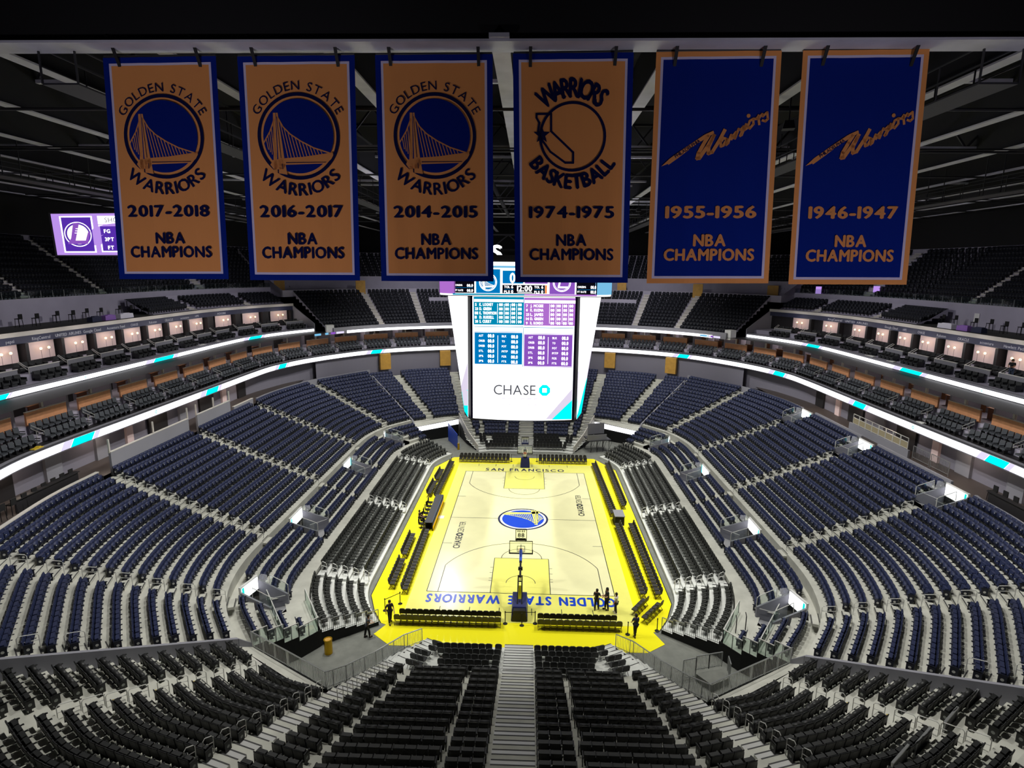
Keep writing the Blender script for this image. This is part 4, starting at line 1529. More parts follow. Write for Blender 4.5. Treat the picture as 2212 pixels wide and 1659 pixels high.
for s in (-1, 1):
    T0, T1 = (4.62 * s - .1, FY + .15), (6.5 * s - .1, -7.0)
    B0, B1 = (4.62 * s - .1, FY + .15), (5.15 * s - .1, -7.0)
    def cp(u, v, off):
        t = (np.array(T0) * (1 - u) + np.array(T1) * u) * v + (np.array(B0) * (1 - u) + np.array(B1) * u) * (1 - v)
        nx, ny = .72 * s, -.70
        return (t[0] + nx * off, t[1] + ny * off, 13.25 * (1 - v) + 23.6 * v + (.0 if u == 0 else .1 * (1 - v)))
    def cq(nm, poly, off, m):
        bp(nm, MB().add([cp(u, v, off) for u, v in poly], [tuple(range(len(poly))) if s > 0 else tuple(range(len(poly)))[::-1]]), m)
    cq('corner_screen', [(0, 0), (1, 0), (1, 1), (0, 1)], .03, 'scr_white')
    if s < 0:
        cq('lavender_band', [(0, .10), (0, .47), (1, .22), (1, .20), (1, .05)], .05, 'scr_lav')
        cq('cyan_band', [(0, 0), (0, .235), (1, .17), (1, 0)], .06, 'scr_cyan')
        bp('column_strip', MB().box((-4.42, FY - .02, 18.4), (.16, .08, 10.3)), 'scr_black')
    else:
        cq('lavender_band', [(0, .14), (0, .40), (1, .60), (1, .30)], .05, 'scr_lav')
        cq('cyan_band', [(0, 0), (0, .16), (1, .31), (1, 0)], .06, 'scr_cyan')
        bp('column_strip', MB().box((4.22, FY - .02, 18.4), (.16, .08, 10.3)), 'scr_black')
    # long side screens facing the stands
    bp('side_screen', MB().quad((5.22 * s - .1, -6.6, 13.4), (5.22 * s - .1, 6.6, 13.4), (6.6 * s - .1, 6.6, 23.5), (6.6 * s - .1, -6.6, 23.5)), 'scr_white')
bp('back_screen', MB().quad((-4.3, 8.95, 13.3), (4.1, 8.95, 13.3), (4.1, 8.95, 23.5), (-4.3, 8.95, 23.5)), 'scr_white')
front('lavender_band', poly2d((1.9, 13.24), (2.55, 13.25), (4.1, 14.9), (4.1, 15.95)), .02, 'scr_lav')
front('cyan_band', poly2d((2.42, 13.22), (4.11, 13.28), (4.11, 14.96)), .03, 'scr_cyan')
# upper tables: player lists
front('table_left', Rc(460, 612, 1052, 935), .02, 'scr_teal')
front('table_right', Rc(1055, 618, 1660, 940), .02, 'scr_violet')
front('table_bar', Rc(466, 640, 1046, 672) + Rc(1060, 645, 1656, 680), .03, 'scr_white')
front('table_left', Rc(470, 1018, 1038, 1410), .02, 'scr_blue')
front('table_right', Rc(1060, 1034, 1632, 1430), .02, 'scr_purple')
front('table_line', Rc(466, 955, 1046, 962) + Rc(1056, 960, 1645, 967) + Rc(1047, 960, 1053, 1430) + Rc(1047, 620, 1053, 935), .035, 'scr_teal')
front('table_line', Rc(470, 1402, 1036, 1406) + Rc(474, 1024, 1034, 1028) + Rc(1064, 1040, 1628, 1044) + Rc(1064, 1420, 1628, 1424) + Rc(744, 1060, 750, 1385) + Rc(1343, 1072, 1349, 1392) + Rc(740, 690, 745, 915) + Rc(1352, 690, 1357, 915) +
      [q for x in (818, 892, 965, 1428, 1502, 1575) for q in Rc(x, 690, x + 4, 920)], .03, 'scr_white')
def wr(name, s, cx, cy, h, m='scr_white', bold=.05, wd=None, anchor='l', off=.045):
    tx, w = text2d(s, h * 10.4 / 1466.0, bold, .10)
    k = 1.0 if wd is None else (wd / 1205.0 * 8.45) / w
    x0 = BX(cx) + (w * k / 2 if anchor == 'l' else 0)
    return [([(x0 + x * k, BZ(cy) + y) for x, y in v], f) for v, f in tx]
P_ = []
for i, (num, nm, w_) in enumerate((('5', 'K. LOONEY', 160), ('23', 'D. GREEN', 140), ('11', 'K. THOMPSON', 200), ('1', 'D. RUSSELL', 170), ('30', 'S. CURRY', 140))):
    y = 718 + i * 49
    P_ += wr('', num, 478, y, 30, wd=34 if len(num) > 1 else 18) + wr('', nm, 530, y, 32, wd=w_)
    for x in (762, 834, 908, 985):
        P_ += wr('', '00', x, y, 32, wd=42)
for i, (num, nm, w_) in enumerate((('7', 'J. MCGEE', 150), ('0', 'K. KUZMA', 152), ('23', 'L. JAMES', 150), ('14', 'D. GREEN', 150), ('9', 'R. RONDO', 150))):
    y = 726 + i * 50
    P_ += wr('', num, 1080, y, 28, wd=34 if len(num) > 1 else 18) + wr('', nm, 1130, y, 30, wd=w_)
    for x in (1368, 1442, 1516, 1588):
        P_ += wr('', '00', x, y, 32, wd=42)
for i, (a, b) in enumerate((('AST', 'BLK'), ('OREB', 'TO'), ('DREB', 'POT'), ('STL', 'PITP'), ('2P%', 'FG%'), ('3P%', 'FT%'))):
    y = 1085 + i * 60
    P_ += wr('', a, 520, y - 8, 24, bold=.02, wd=18 * len(a)) + wr('', '00.0', 630, y, 38, wd=74) + wr('', b, 795, y - 4, 24, bold=.02, wd=18 * len(b)) + wr('', '00.0', 908, y + 8, 38, wd=78)
    y += 14
    P_ += wr('', a, 1110, y - 8, 24, bold=.02, wd=18 * len(a)) + wr('', '00.0', 1228, y, 38, wd=76) + wr('', b, 1395, y - 4, 24, bold=.02, wd=18 * len(b)) + wr('', '00.0', 1508, y + 4, 38, wd=76)
front('table_lettering', P_, .045, 'scr_white')
front('bank_lettering', wr('', 'CHASE', 700, 1770, 118, bold=.012, wd=506), .03, 'scr_gray')
front('bank_mark', [([(BX(1314) + x * .47, BZ(1710) + y * .47) for x, y in v], f) for v, f in bank_mark()], .03, 'scr_cyan')
# faint second line: only upper and lower slivers of the word are lit
sl = []
for i in range(6):
    cx = 800 + i * 78
    sl += Rc(cx, 1812, cx + 42, 1820) + Rc(cx + 4, 1886, cx + 18 + (i % 3) * 10, 1893) + Rc(cx, 1820, cx + 7, 1830)
front('faint_lettering', sl, .03, 'led_lavender')
# upper ring
def rr(hx, y0, y1, r, n=6):
    P = []
    for cx, cy, a0 in ((hx - r, y0 + r, -PI / 2), (hx - r, y1 - r, 0), (-hx + r, y1 - r, PI / 2), (-hx + r, y0 + r, PI)):
        for i in range(n + 1):
            a = a0 + PI / 2 * i / n
            P.append((cx + r * math.cos(a), cy + r * math.sin(a)))
    return P
RP = rr(7.15, -9.6, 9.6, 1.6)
def ringband(nm, z0, z1, m, off=0.0, x0=None, x1=None, k=1.0):
    pass
rb = MB()
n = len(RP)
for i in range(n):
    a, b = RP[i], RP[(i + 1) % n]
    rb.quad((*a, 23.66), (*b, 23.66), (*b, 26.35), (*a, 26.35))
bp('upper_ring_screen', rb, 'scr_white')
bp('ring_frame', MB().prism(rr(7.1, -9.55, 9.55, 1.6), 23.6, 23.7).prism(rr(7.1, -9.55, 9.55, 1.6), 26.32, 26.9), 'black')
def rg(name, pieces, off, m):
    """pieces in sketch px on the front of the upper ring"""
    mb = MB()
    put(mb, pieces, lambda x, y: (x, -9.6 - off, y))
    return bp(name, mb, m)
UX = lambda cx: (cx - 1060) / 2035.0 * 14.1 - .02
UZ = lambda cy: 24.62 - (cy - 445) / 148.0 * .93
Ru = lambda x0, y0, x1, y1: R_(UX(x0), UZ(y1), UX(x1), UZ(y0))
rg('ring_strip', Ru(215, 572, 1055, 592), .02, 'scr_teal'); rg('ring_strip', Ru(1055, 572, 1900, 592), .02, 'scr_violet')
rg('stat_panel', Ru(235, 300, 470, 565) + Ru(1660, 300, 1900, 572) + Ru(798, 458, 1295, 565), .02, 'scr_black')
rg('team_panel', Ru(490, 262, 772, 566) + Ru(800, 278, 1040, 440), .02, 'scr_blue')
rg('team_panel', Ru(1348, 262, 1642, 570) + Ru(1060, 278, 1325, 440), .02, 'scr_purple')
rg('orange_bar', Ru(1297, 458, 1318, 565), .02, 'scr_orange')
rg('ring_strip', Ru(690, 218, 1330, 245), .02, 'scr_sky')
for cx, key in ((630, 0), (1490, 1)):
    r = .84 * 130 / 150
    c = (UX(cx), UZ(425))
    rg('team_emblem', [([(c[0] + x * r, c[1] + y * r) for x, y in v], f) for v, f in ring2d(1.0, .90, 40) + ring2d(.84, .80, 40)], .03, 'scr_white')
    if key == 0:
        rg('team_emblem', [([(c[0] + x * r * .78, c[1] + y * r * .78) for x, y in v], f) for k2, p in BRIDGE if k2 == 'gold' for v, f in p], .03, 'scr_cream')
    else:
        rg('team_emblem', [([(c[0] + x * r, c[1] + y * r) for x, y in v], f) for v, f in stroke2d([(-.1, .7), (-.35, -.5), (.6, -.5)], .2)], .03, 'scr_white')
def wu(s, cx, cy, h, wd, bold=.04):
    tx, w = text2d(s, h * .93 / 148.0, bold, .1)
    k = (wd / 2035.0 * 14.1) / w
    return [([(UX(cx) + w * k / 2 + x * k, UZ(cy) + y) for x, y in v], f) for v, f in tx]
rg('ring_lettering', wu('OREB%', 248, 478, 22, 82, .02) + wu('00.0', 384, 488, 34, 70) + wu('FT RATE', 248, 545, 24, 90, .02) + wu('00.0', 384, 552, 34, 70) +
   wu('TOL', 820, 498, 28, 66) + wu('6', 903, 502, 38, 22) + wu('FLS', 820, 558, 28, 66) + wu('0', 903, 562, 38, 22) + wu('12:00', 972, 535, 66, 174) + wu('TOL', 1172, 498, 28, 62) + wu('6', 1254, 502, 38, 22) + wu('FLS', 1172, 560, 28, 62) + wu('0', 1254, 562, 38, 22) +
   wu('OREB%', 1674, 488, 24, 96, .02) + wu('00.0', 1826, 498, 38, 62) + wu('FT RATE', 1674, 550, 24, 100, .02) + wu('00.0', 1826, 558, 38, 62) + Ru(975, 546, 1145, 554) + wu('0', 888, 430, 120, 60), .03, 'scr_white')
rg('ring_lettering', Ru(250, 497, 455, 501) + Ru(820, 512, 930, 516) + Ru(1172, 512, 1278, 516) + Ru(1676, 508, 1886, 512), .03, 'scr_blue')
for s, m1 in ((-1, 'scr_violet'), (1, 'scr_sky')):
    c = (s * 5.55, -8.0)
    mb = MB()
    V = []
    for i in range(7):
        a = math.radians(-86 + 82 * i / 6) if s > 0 else math.radians(-94 - 82 * i / 6)
        V += [(c[0] + 1.63 * math.cos(a), c[1] + 1.63 * math.sin(a), 23.8), (c[0] + 1.63 * math.cos(a), c[1] + 1.63 * math.sin(a), 25.9)]
    mb.add(V, [(2 * i, 2 * i + 2, 2 * i + 3, 2 * i + 1) for i in range(6)])
    bp('corner_panel', mb, m1)
# glowing letters on top of the ring, and the hangers up to the roof
tx, w = text2d('S', 1.0, .06, .1, 1.3)
mb = MB(); put(mb, tx, lambda x, y: (-2.28 + x, -9.4, 26.62 + y)); bp('roof_letter', mb, 'scr_white')
bp('hanger_frame', MB().box((0, 0, 27.2), (9.5, 14, .5)).box((0, -9.2, 26.75), (12.6, .5, .25)), 'black')
hm = MB()
for x in (-5, 5):
    for y in (-7, 7):
        hm.bar((x * .8, y * .8, 27.2), (x, y, 33), .18)
for x in (-4.5, -1.5, 1.5, 4.5):
    hm.bar((x, -7, 28.6), (x + 1.5, -7, 27.4), .1); hm.bar((x - 1.5, -7, 27.4), (x, -7, 28.6), .1)
hm.bar((-6, -7, 28.6), (6, -7, 28.6), .14)
bp('hanger', hm, 'truss_gray')
# ------------------------------------------------------------------ roof
struct(MB().box((0, 5, 39.0), (190, 170, .4)), 'ceiling', 'roof_black')
xs_ = [-.6 + 5.85 * i for i in range(-9, 10)]
for i, x in enumerate(xs_):
    bm = MB()
    w = .62 if i == 9 else .55
    bm.box((x, 12, 33.04), (w, 98, .07), 0, 1).box((x, 12, 34.1), (.10, 98, 2.1), 0, 0).box((x, 12, 35.2), (w, 98, .07), 0, 0)
    struct(bm, 'roof_beam', ['beam_dark', 'beam_flange_lit'])
g = MB()
g.box((0, -37.25, 32.62), (84, .95, .07), 0, 1).box((0, -37.35, 33.35), (84, .14, 1.4), 0, 0).box((0, -37.3, 34.1), (84, .7, .08), 0, 0)
struct(g, 'roof_girder', ['beam_dark', 'beam_flange_lit'])
struct(MB().box((-.55, -37.2, 32.72), (.62, 1.3, .12)), 'roof_beam', ['beam_flange_lit'])
for y, z in ((-27, 34.6), (-17, 33.6), (-8, 34.6), (0, 33.9), (8, 34.6), (17, 34.0), (26, 34.6), (36, 34.2), (46, 34.6)):
    t = MB()
    t.box((0, y, z), (112, .22, .16), 0, 1).box((0, y, z + 2.4), (112, .22, .16), 0, 0)
    n = 28
    for i in range(n):
        x0, x1 = -56 + 4 * i, -56 + 4 * (i + 1)
        t.bar((x0, y, z), ((x0 + x1) / 2, y, z + 2.4), .11, mi=0)
        t.bar(((x0 + x1) / 2, y, z + 2.4), (x1, y, z), .11, mi=0)
    struct(t, 'roof_truss', ['truss_gray', 'beam_flange_lit'])
# catwalks with rails, pipes and ducts
for i, (x, z) in enumerate(((-15, 31.6), (15, 31.6), (-33, 31.2), (33, 31.2))):
    c = MB()
    c.box((x, 2, z), (1.2, 78, .06), 0, 0)
    for sx in (-.6, .6):
        for h in (.55, 1.1):
            c.box((x + sx, 2, z + h), (.045, 78, .045), 0, 0)
        for j in range(40):
            c.box((x + sx, -37 + 2 * j, z + .55), (.04, .04, 1.1), 0, 0)
    for j in range(14):
        c.bar((x - .6, -37 + 6 * j, z), (x - .6, -37 + 6 * j, 34), .05)
        c.bar((x + .6, -37 + 6 * j, z), (x + .6, -37 + 6 * j, 34), .05)
    tag(c.build('catwalk', 'truss_gray'), 'grey steel lighting catwalk under the roof, %s' % ('inner left', 'inner right', 'outer left', 'outer right')[i], 'catwalk', 'lighting catwalks')
for i, y in enumerate((-30, -21, -12, 3, 12, 22, 32)):
    pm = MB()
    pm.tube([(-52, y, 32.6), (52, y, 32.6)], .07, 6)
    if i % 2:
        pm.tube([(-52, y + .8, 32.9), (52, y + .8, 32.9)], .05, 6)
    struct(pm, 'roof_pipe_beam', 'truss_gray')
for i, sx in enumerate((-1, 1)):
    tag(MB().tube([(sx * 3.4, -36, 33.4), (sx * 3.0, 30, 33.4)], .22, 10).build('duct', 'truss_gray'), 'round metal duct beside the centre beam, %s' % ('left' if sx < 0 else 'right'), 'duct', 'ducts under the roof')
for i, (x, y, z, tx, ty) in enumerate(SPORT):
    f = empty('floodlight', (x, y, z + .25), math.atan2(-(tx - x), 1e-3 + ty - y), label='arena floodlight aimed at the %s, %s of its row, %s side' % ('court' if i < 12 else 'stands', nth(i // 2 % 6 + 1), 'left' if x < 0 else 'right'), cat='floodlight', group='floodlights on the catwalks')
    MB().box((0, 0, .12), (.5, .5, .35), 0, 0, .7).build('housing', 'black', f)
    MB().bar((0, 0, .3), (0, 0, 1.6), .06).build('hanger', 'dark_metal', f)
# outer walls of the hall
wl_ = MB()
pts = [(66, -80), (66, 40), (52, 66), (0, 76), (-52, 66), (-66, 40), (-66, -80)]
wl_.wall(pts, 0, 39, .4)
struct(wl_, 'wall_outer', 'roof_black')
# ------------------------------------------------------------------ upper decks
upper = []
def deck(s0, s1, d0, z0, rows, dep, rise, name, aisles, side, gap_aisle=.6, pitch=.56, skip=None):
    prof = []
    for k in range(rows):
        prof += [(d0 + dep * k, z0 + rise * (k - 1) if k else z0 - .4), (d0 + dep * k, z0 + rise * k)]
    prof.append((d0 + dep * rows, z0 + rise * (rows - 1)))
    prof.append((d0 + dep * rows, z0 + rise * (rows - 1) + .9))
    sweep(name, s0, s1, prof, ['tier_gray'])
    for k in range(rows):
        n = int((s1 - s0) / pitch * (1 + d0 / 60))
        for q in range(n):
            s = s0 + .3 + (s1 - s0 - .6) * q / (n - 1)
            if any(abs(s - a) < gap_aisle for a in aisles):
                continue
            if skip and skip(s, k):
                continue
            p, nn = rp(s, d0 + dep * k + dep - .32)
            upper.append((p[0], p[1], z0 + rise * k, rot_of(-nn[0], -nn[1]), ('upper', 1 if p[0] > 0 else -1, 1, k + 1, 1, q + 2, 999)))
    for a in aisles:
        st = MB()
        for k in range(rows * 2):
            dd = d0 + dep * k / 2
            p, nn = rp(a, dd + dep / 4)
            rz = math.atan2(nn[1], nn[0])
            st.box((p[0], p[1], z0 - rise / 2 + rise * (k + 1) / 2 - .1), (dep / 2 + .02, 1.1, .22), rz)
        struct(st, 'aisle_stairs', 'cream_cap')
# sides: steep black deck above the grey wall
A_R = [nearest_s(36.2, y) for y in (-8.5, 1.5, 11.5)] + [nearest_s(35.0, 26)]
A_L = [nearest_s(-36.2, y) for y in (-8.5, 1.5, 11.5)] + [nearest_s(-35.0, 26)]
deck(SR0, SB0 + 3.0, 14.6, 22.35, 11, .82, .60, 'upper_deck_floor', A_R, 'right')
deck(SB1 - 3.0, SL1, 14.6, 22.35, 11, .82, .60, 'upper_deck_floor', A_L, 'left')
sweep('upper_deck_wall', SR0, SB0 + 3, [(23.8, 28.2), (23.8, 39)], ['black'])
sweep('upper_deck_wall', SB1 - 3, SL1, [(23.8, 28.2), (23.8, 39)], ['black'])
# glass rail in front of the upper deck
for a, b, nm in ((SR0, SB0, 'right'), (SB1, SL1, 'left')):
    mb = MB()
    pts = [rp(s, 13.72)[0] for s in s_range(a, b, 1.5)]
    mb.wall(pts, 22.45, 23.15, .03)
    for p in pts:
        mb.box((p[0], p[1], 22.8), (.05, .05, .75), 0, 1)
    tag(mb.build('glass_railing', ['rail_glass', 'rail_steel']), 'clear glass railing along the front of the %s upper deck' % nm, 'railing', 'glass railings of the upper deck')
# small block of seats and loose stools on the terrace over the boxes
deck(SB0 - 22, SB0 - 1, 9.4, 20.0, 4, .85, .30, 'terrace_floor', [SB0 - 6, SB0 - 14], 'right')
deck(SB1 + 1, SB1 + 22, 9.4, 20.0, 4, .85, .30, 'terrace_floor', [SB1 + 6, SB1 + 14], 'left')
deck(SL1 - 14, SL1, 9.6, 20.0, 2, .85, .30, 'terrace_floor', [], 'left')
# far end deck above the far ribbon
fa = [nearest_s(x, 46) for x in (27.2, 18.2, 8.2, 0, -8.2, -18.2, -27.2)]
deck(SF0 - 2.5, SF1 + 2.5, 1.2, 15.85, 11, .84, .52, 'far_deck_floor', fa, 'far')
sweep('far_parapet_wall', SF0 - 2.5, SF1 + 2.5, [(0, 15.28), (0, 15.78), (.1, 16.3), (.25, 16.3), (.25, 15.6), (1.2, 15.6)], ['fascia_gray'])
sweep('far_wall', SF0 - 4, SF1 + 4, [(10.4, 20.9), (10.4, 22.0), (10.7, 22.0), (10.7, 20.9), (15, 20.9), (15, 24.2), (15.2, 24.2), (15.2, 23.0)], ['tier_gray', 'cream_cap'], [0, 1, 0, 0, 0, 1, 0])
deck(SF0 - 4, SF1 + 4, 15.4, 24.0, 8, .84, .56, 'far_upper_deck_floor', fa, 'far')
# low walls in the far deck that shorten every other block
for x0, x1 in ((8.9, 17.5), (-17.5, -8.9)):
    s0, s1 = sorted((nearest_s(x0, 47.6), nearest_s(x1, 45.5)))
    sweep('block_wall', s0, s1, [(7.0, 18.8), (7.0, 20.45), (7.2, 20.45), (7.2, 20.2), (10.4, 20.2)], ['tier_gray', 'cream_cap', 'tier_gray'], [0, 1, 1, 2])
# slanted end walls where the side boxes stop
for s, sg in ((SB0, 1), (SB1, -1)):
    e = MB()
    a, b = rp(s, 3.4)[0], rp(s, 9.3)[0]
    e.wall([a, b], 15.6, [16.9, 19.9], .15)
    struct(e, 'box_end_wall', 'fascia_gray')
    q = rp(s + (1.0 if sg > 0 else -1.0), 1.0)[0]
    struct(MB().box((q[0], q[1], 16.0), (1.2, 1.2, 1.5), .5), 'end_pier_wall', 'white_panel')
# wall and gold blocks under the far ribbon
sweep('concourse_wall', SF0 - 6, SF1 + 6, [(.5, 7.2), (.5, 11.4)], ['suite_wall'])
for px in (832, 962, 1318, 1450):
    s = s_px(px, -.2, 10.0, px < 1110)
    p, n = rp(s, -.2)
    struct(MB().box((p[0], p[1], 9.9), (1.9, .6, 2.7), math.atan2(n[1], n[0]) - PI / 2), 'portal_wall', 'gold_paint')
for i, px in enumerate((668, 800, 958, 1345, 1488, 1612)):
    d = CM @ np.array([(px - W_ / 2) / FPX, -(615 - H_ / 2) / FPX, -1.0])
    t = (56.5 - CP[1]) / d[1]
    x = CP[0] + t * d[0]
    y = 60.3 - abs(x) * .16 - max(0, abs(x) - 18) * .42
    struct(MB().box((x, y, 22.2), (1.7, .4, 2.6), -x * .012), 'portal_wall', 'gold_paint')
mass('upper_deck_seats', [(join(T_navy), [s[:4] for s in upper])], ['seat_upper', 'seat_shell', 'seat_shell'], label='rows of dark tip-up seats filling the upper decks and the far end deck', cat='seats', kind='stuff')
# concourse above the lower bowl: left side has solid walls with windows, right side low guards and fences
def main_top(y0, y1, off=0.0):
    x = 21.7 + .88 * NMAIN + off
    return [(x, y0), (x, y1)]
struct(MB().add([(-39.2, 42, 8.52), (-34.9, 42, 8.52), (-34.9, -30, 8.52), (-39.2, -30, 8.52)], [(0, 1, 2, 3)]).add([(39.2, 42, 8.52), (34.9, 42, 8.52), (34.9, -30, 8.52), (39.2, -30, 8.52)], [(3, 2, 1, 0)]), 'concourse_floor', 'concourse_tile')
for sx in (-1, 1):
    e = main_edge(NMAIN)
    near = [p for p in e if p[1] < -13]
    far = [(x, 2 * YC - y) for x, y in e]
    W = MB()
    if sx < 0:
        for y0, y1, h in ((-11.3, .0, 10.25), (1.6, 8.4, 10.25), (9.2, 14.0, 9.3)):
            W.wall([(-34.95, y0), (-34.95, y1)], 8.2, h, .2, 0); W.wall([(-34.95, y0), (-34.95, y1)], h, h + .05, .26, 1)
        W.wall([(-34.95, -12.9)] + [(-x, y) for x, y in near], 8.1, 9.05, .2, 0)
        W.wall([(-34.95, -12.9)] + [(-x, y) for x, y in near], 9.05, 9.12, .28, 1)
        W.wall([(-34.95, 15.0)] + [(-x, y) for x, y in far if y > 15], 8.1, 9.1, .2, 0)
        for y in (-11.3, -5.5, .0, 1.6, 5.0, 8.4):
            W.box((-34.95, y, 10.8), (.12, .12, 1.2), 0, 1)
    else:
        for y0, y1 in ((-11.0, -.7), (2.2, 12.2)):
            W.wall([(35.1, y0), (35.1, y1)], 8.1, 9.15, .2, 0)
        W.wall([(35.1, -13.6)] + near, 8.1, 9.0, .2, 0)
        W.wall([(35.1, 15.3)] + [p for p in far if p[1] > 15], 8.1, 9.0, .2, 0)
        W.wall([(36.5, -3.2), (36.5, 7.2)], 8.5, 9.3, .2, 0)
    struct(W, 'concourse_guard_wall', ['fascia_gray', 'cream_cap'])
    bk = MB()
    for sy in (1, -1):
        q = [(sx * x, y if sy > 0 else 2 * YC - y) for x, y in [(p[0] + 3.7, p[1] - .8) for p in e]]
        bk.wall(q, 8.2, 11.6, .2)
    struct(bk, 'concourse_wall', 'suite_wall')
    pm = MB()
    for y0, y1, m in ((-20, -17, 1), (-14, -12.4, 0), (-8.5, -6.8, 0), (-4.5, -3.6, 2), (-1.2, 1.8, 1), (4, 5.2, 0), (8, 11, 1), (13, 14, 2), (17, 19, 1)):
        pm.wall([(sx * 38.4, y0), (sx * 38.4, y1)], 8.5, 11.0, .3, m)
    struct(pm, 'concourse_partition_wall', ['fascia_gray', 'suite_dark', 'shade_pink'])
    for y in (-18, -9, 0, 8, 16):
        lamp('concourse_lamp', 'POINT', (sx * 36.9, y, 10.9), (0, 0, 0), 60, (1, .80, .62), shadow_soft_size=.15)
# fence and barriers on the right concourse
fr = empty('panel_fence', (36.5, 2, 9.3), label='row of pale mesh fence panels on the right concourse above the navy seats', cat='fence')
fm, fp = MB(), MB()
for i in range(8):
    y = -4.9 + 1.2 * i
    for a, b in (((0, y, 0), (0, y, 1.1)), ((0, y + 1.12, 0), (0, y + 1.12, 1.1)), ((0, y, 1.1), (0, y + 1.12, 1.1)), ((0, y, .08), (0, y + 1.12, .08)), ((0, y, .7), (0, y + 1.12, .7))):
        fm.bar(a, b, .05)
    fp.box((0, y + .56, .4), (.02, 1.06, .62))
fm.build('frame', 'rail_white', fr)
fp.build('panel', 'tan_mesh', fr)
for i in range(2):
    r = empty('crowd_barrier', (36.7, -4.6 - 2.5 * i, 8.55), label='steel picket barrier on the right concourse, %s of two' % ('farther' if i == 0 else 'nearer'), cat='barrier', group='picket barriers on the right concourse')
    mb = MB()
    for j in range(14):
        mb.bar((0, -1.1 + .17 * j, .2), (0, -1.1 + .17 * j, 1.3), .025)
    mb.build('pickets', 'rail_steel', r)
    MB().bar((0, -1.15, 1.3), (0, 1.15, 1.3), .05).bar((0, -1.15, .2), (0, 1.15, .2), .05).bar((0, -1.15, 0), (0, -1.15, 1.3), .05).bar((0, 1.15, 0), (0, 1.15, 1.3), .05).build('frame', 'rail_steel', r)
def stool(x, y, z, label, group):
    r = empty('bar_stool', (x, y, z), label=label, cat='stool', group=group)
    MB().box((0, 0, .78), (.44, .44, .07)).build('seat', 'black_soft', r)
    MB().box((.2, 0, 1.02), (.06, .44, .42)).build('backrest', 'black_soft', r)
    mb = MB()
    for a in (-.18, .18):
        for b in (-.18, .18):
            mb.bar((a, b, .75), (a * 1.2, b * 1.2, 0), .035)
    mb.build('leg', 'black', r)
for sx in (-1, 1):
    for i in range(8):
        y = (-13.6 - 1.1 * i) if sx > 0 else (-14.2 - 1.0 * i)
        stool(sx * (36.3 - .12 * i), y, 8.55, 'black bar stool on the %s concourse behind the low wall, %s from the upper end' % (SIDE[sx], nth(i + 1)), 'bar stools on the concourses')
    tag(MB().wall([(sx * 35.7, -14), (sx * 35.5, -20)], 9.5, 9.56, .4).wall([(sx * 35.7, -14), (sx * 35.5, -20)], 8.55, 9.5, .06).build('drink_counter', 'suite_dark'), 'narrow wooden drink counter along the %s concourse' % SIDE[sx], 'counter')
    # stools and cloths on the terraces over the boxes
    for i, s in enumerate((0, 1.0, 5.0, 6.2, 9.0, 10.2, 13.5, 14.6)):
        ss = (SB0 - 23.5 - s) if sx > 0 else (SB1 + 23.5 + s)
        p, n = rp(ss, 11.2 + (i % 2) * .7)
        stool(p[0], p[1], 19.94, 'black high stool on the %s terrace over the boxes, %s from the seats' % (SIDE[sx], nth(i + 1)), 'high stools on the terraces')
    for i, (o, m, w) in enumerate(((27.0, 'scr_cloth', 2.2), (29.6, 'led_lavcloth', 1.6), (31.6, 'fascia_navy', 1.4))):
        ss = (SB0 - o) if sx > 0 else (SB1 + o)
        p, n = rp(ss, 9.5)
        o_ = MB().box((0, 0, .25), (w, .6, .5), 0, 0, .95).box((.1, 0, .53), (w * .6, .4, .08), .1, 0, .9).build('covered_table', m)
        o_.location = (p[0], p[1], 19.93); o_.rotation_euler = (0, 0, math.atan2(n[1], n[0]) - PI / 2)
        tag(o_, '%s cloth covered table on the %s terrace over the boxes' % (('white', 'lavender', 'blue')[i], SIDE[sx]), 'table', 'covered tables on the terraces')
# loose sheets on the ledges
for i, (px, d, z, w, m) in enumerate(((435, 3.75, 16.26, 1.5, 'white_panel'), (470, 3.75, 16.26, .7, 'white_panel'), (1880, 3.75, 16.26, 1.6, 'white_panel'), (1925, 3.75, 16.26, 1.2, 'white_panel'), (1740, 3.75, 16.26, .9, 'white_panel'), (80, .25, 12.24, .9, 'warn_yellow'), (1990, .4, 12.24, .9, 'white_panel'))):
    p, n = rp(s_px(px, d, z, px < 1110), d)
    o_ = MB().box((0, 0, .03), (w, .38, .06)).box((w * .2, .05, .08), (w * .4, .3, .05), .3).build('folded_cloth', m)
    o_.location = (p[0], p[1], z); o_.rotation_euler = (0, 0, math.atan2(n[1], n[0]) - PI / 2)
    tag(o_, '%s cloth lying on the %s ledge over the LED ribbon, %s' % ('yellow' if m == 'warn_yellow' else 'white', 'lower' if d < 1 else 'upper', ('left, longer', 'left, shorter', 'right, middle one', 'right, nearer one', 'right, farthest', 'at left', 'at right')[i]), 'cloth', 'cloths on the ledges')
# notice on the grey wall at the right
p, n = rp(s_px(2109, 13.5, 21.0, False), 13.55)
o_ = MB().box((0, 0, 0), (.75, .04, .95)).build('wall_notice', 'white_panel')
o_.location = (p[0], p[1], 21.0); o_.rotation_euler = (0, 0, math.atan2(n[1], n[0]) - PI / 2)
tag(o_, 'white notice on the grey wall at the right', 'notice')
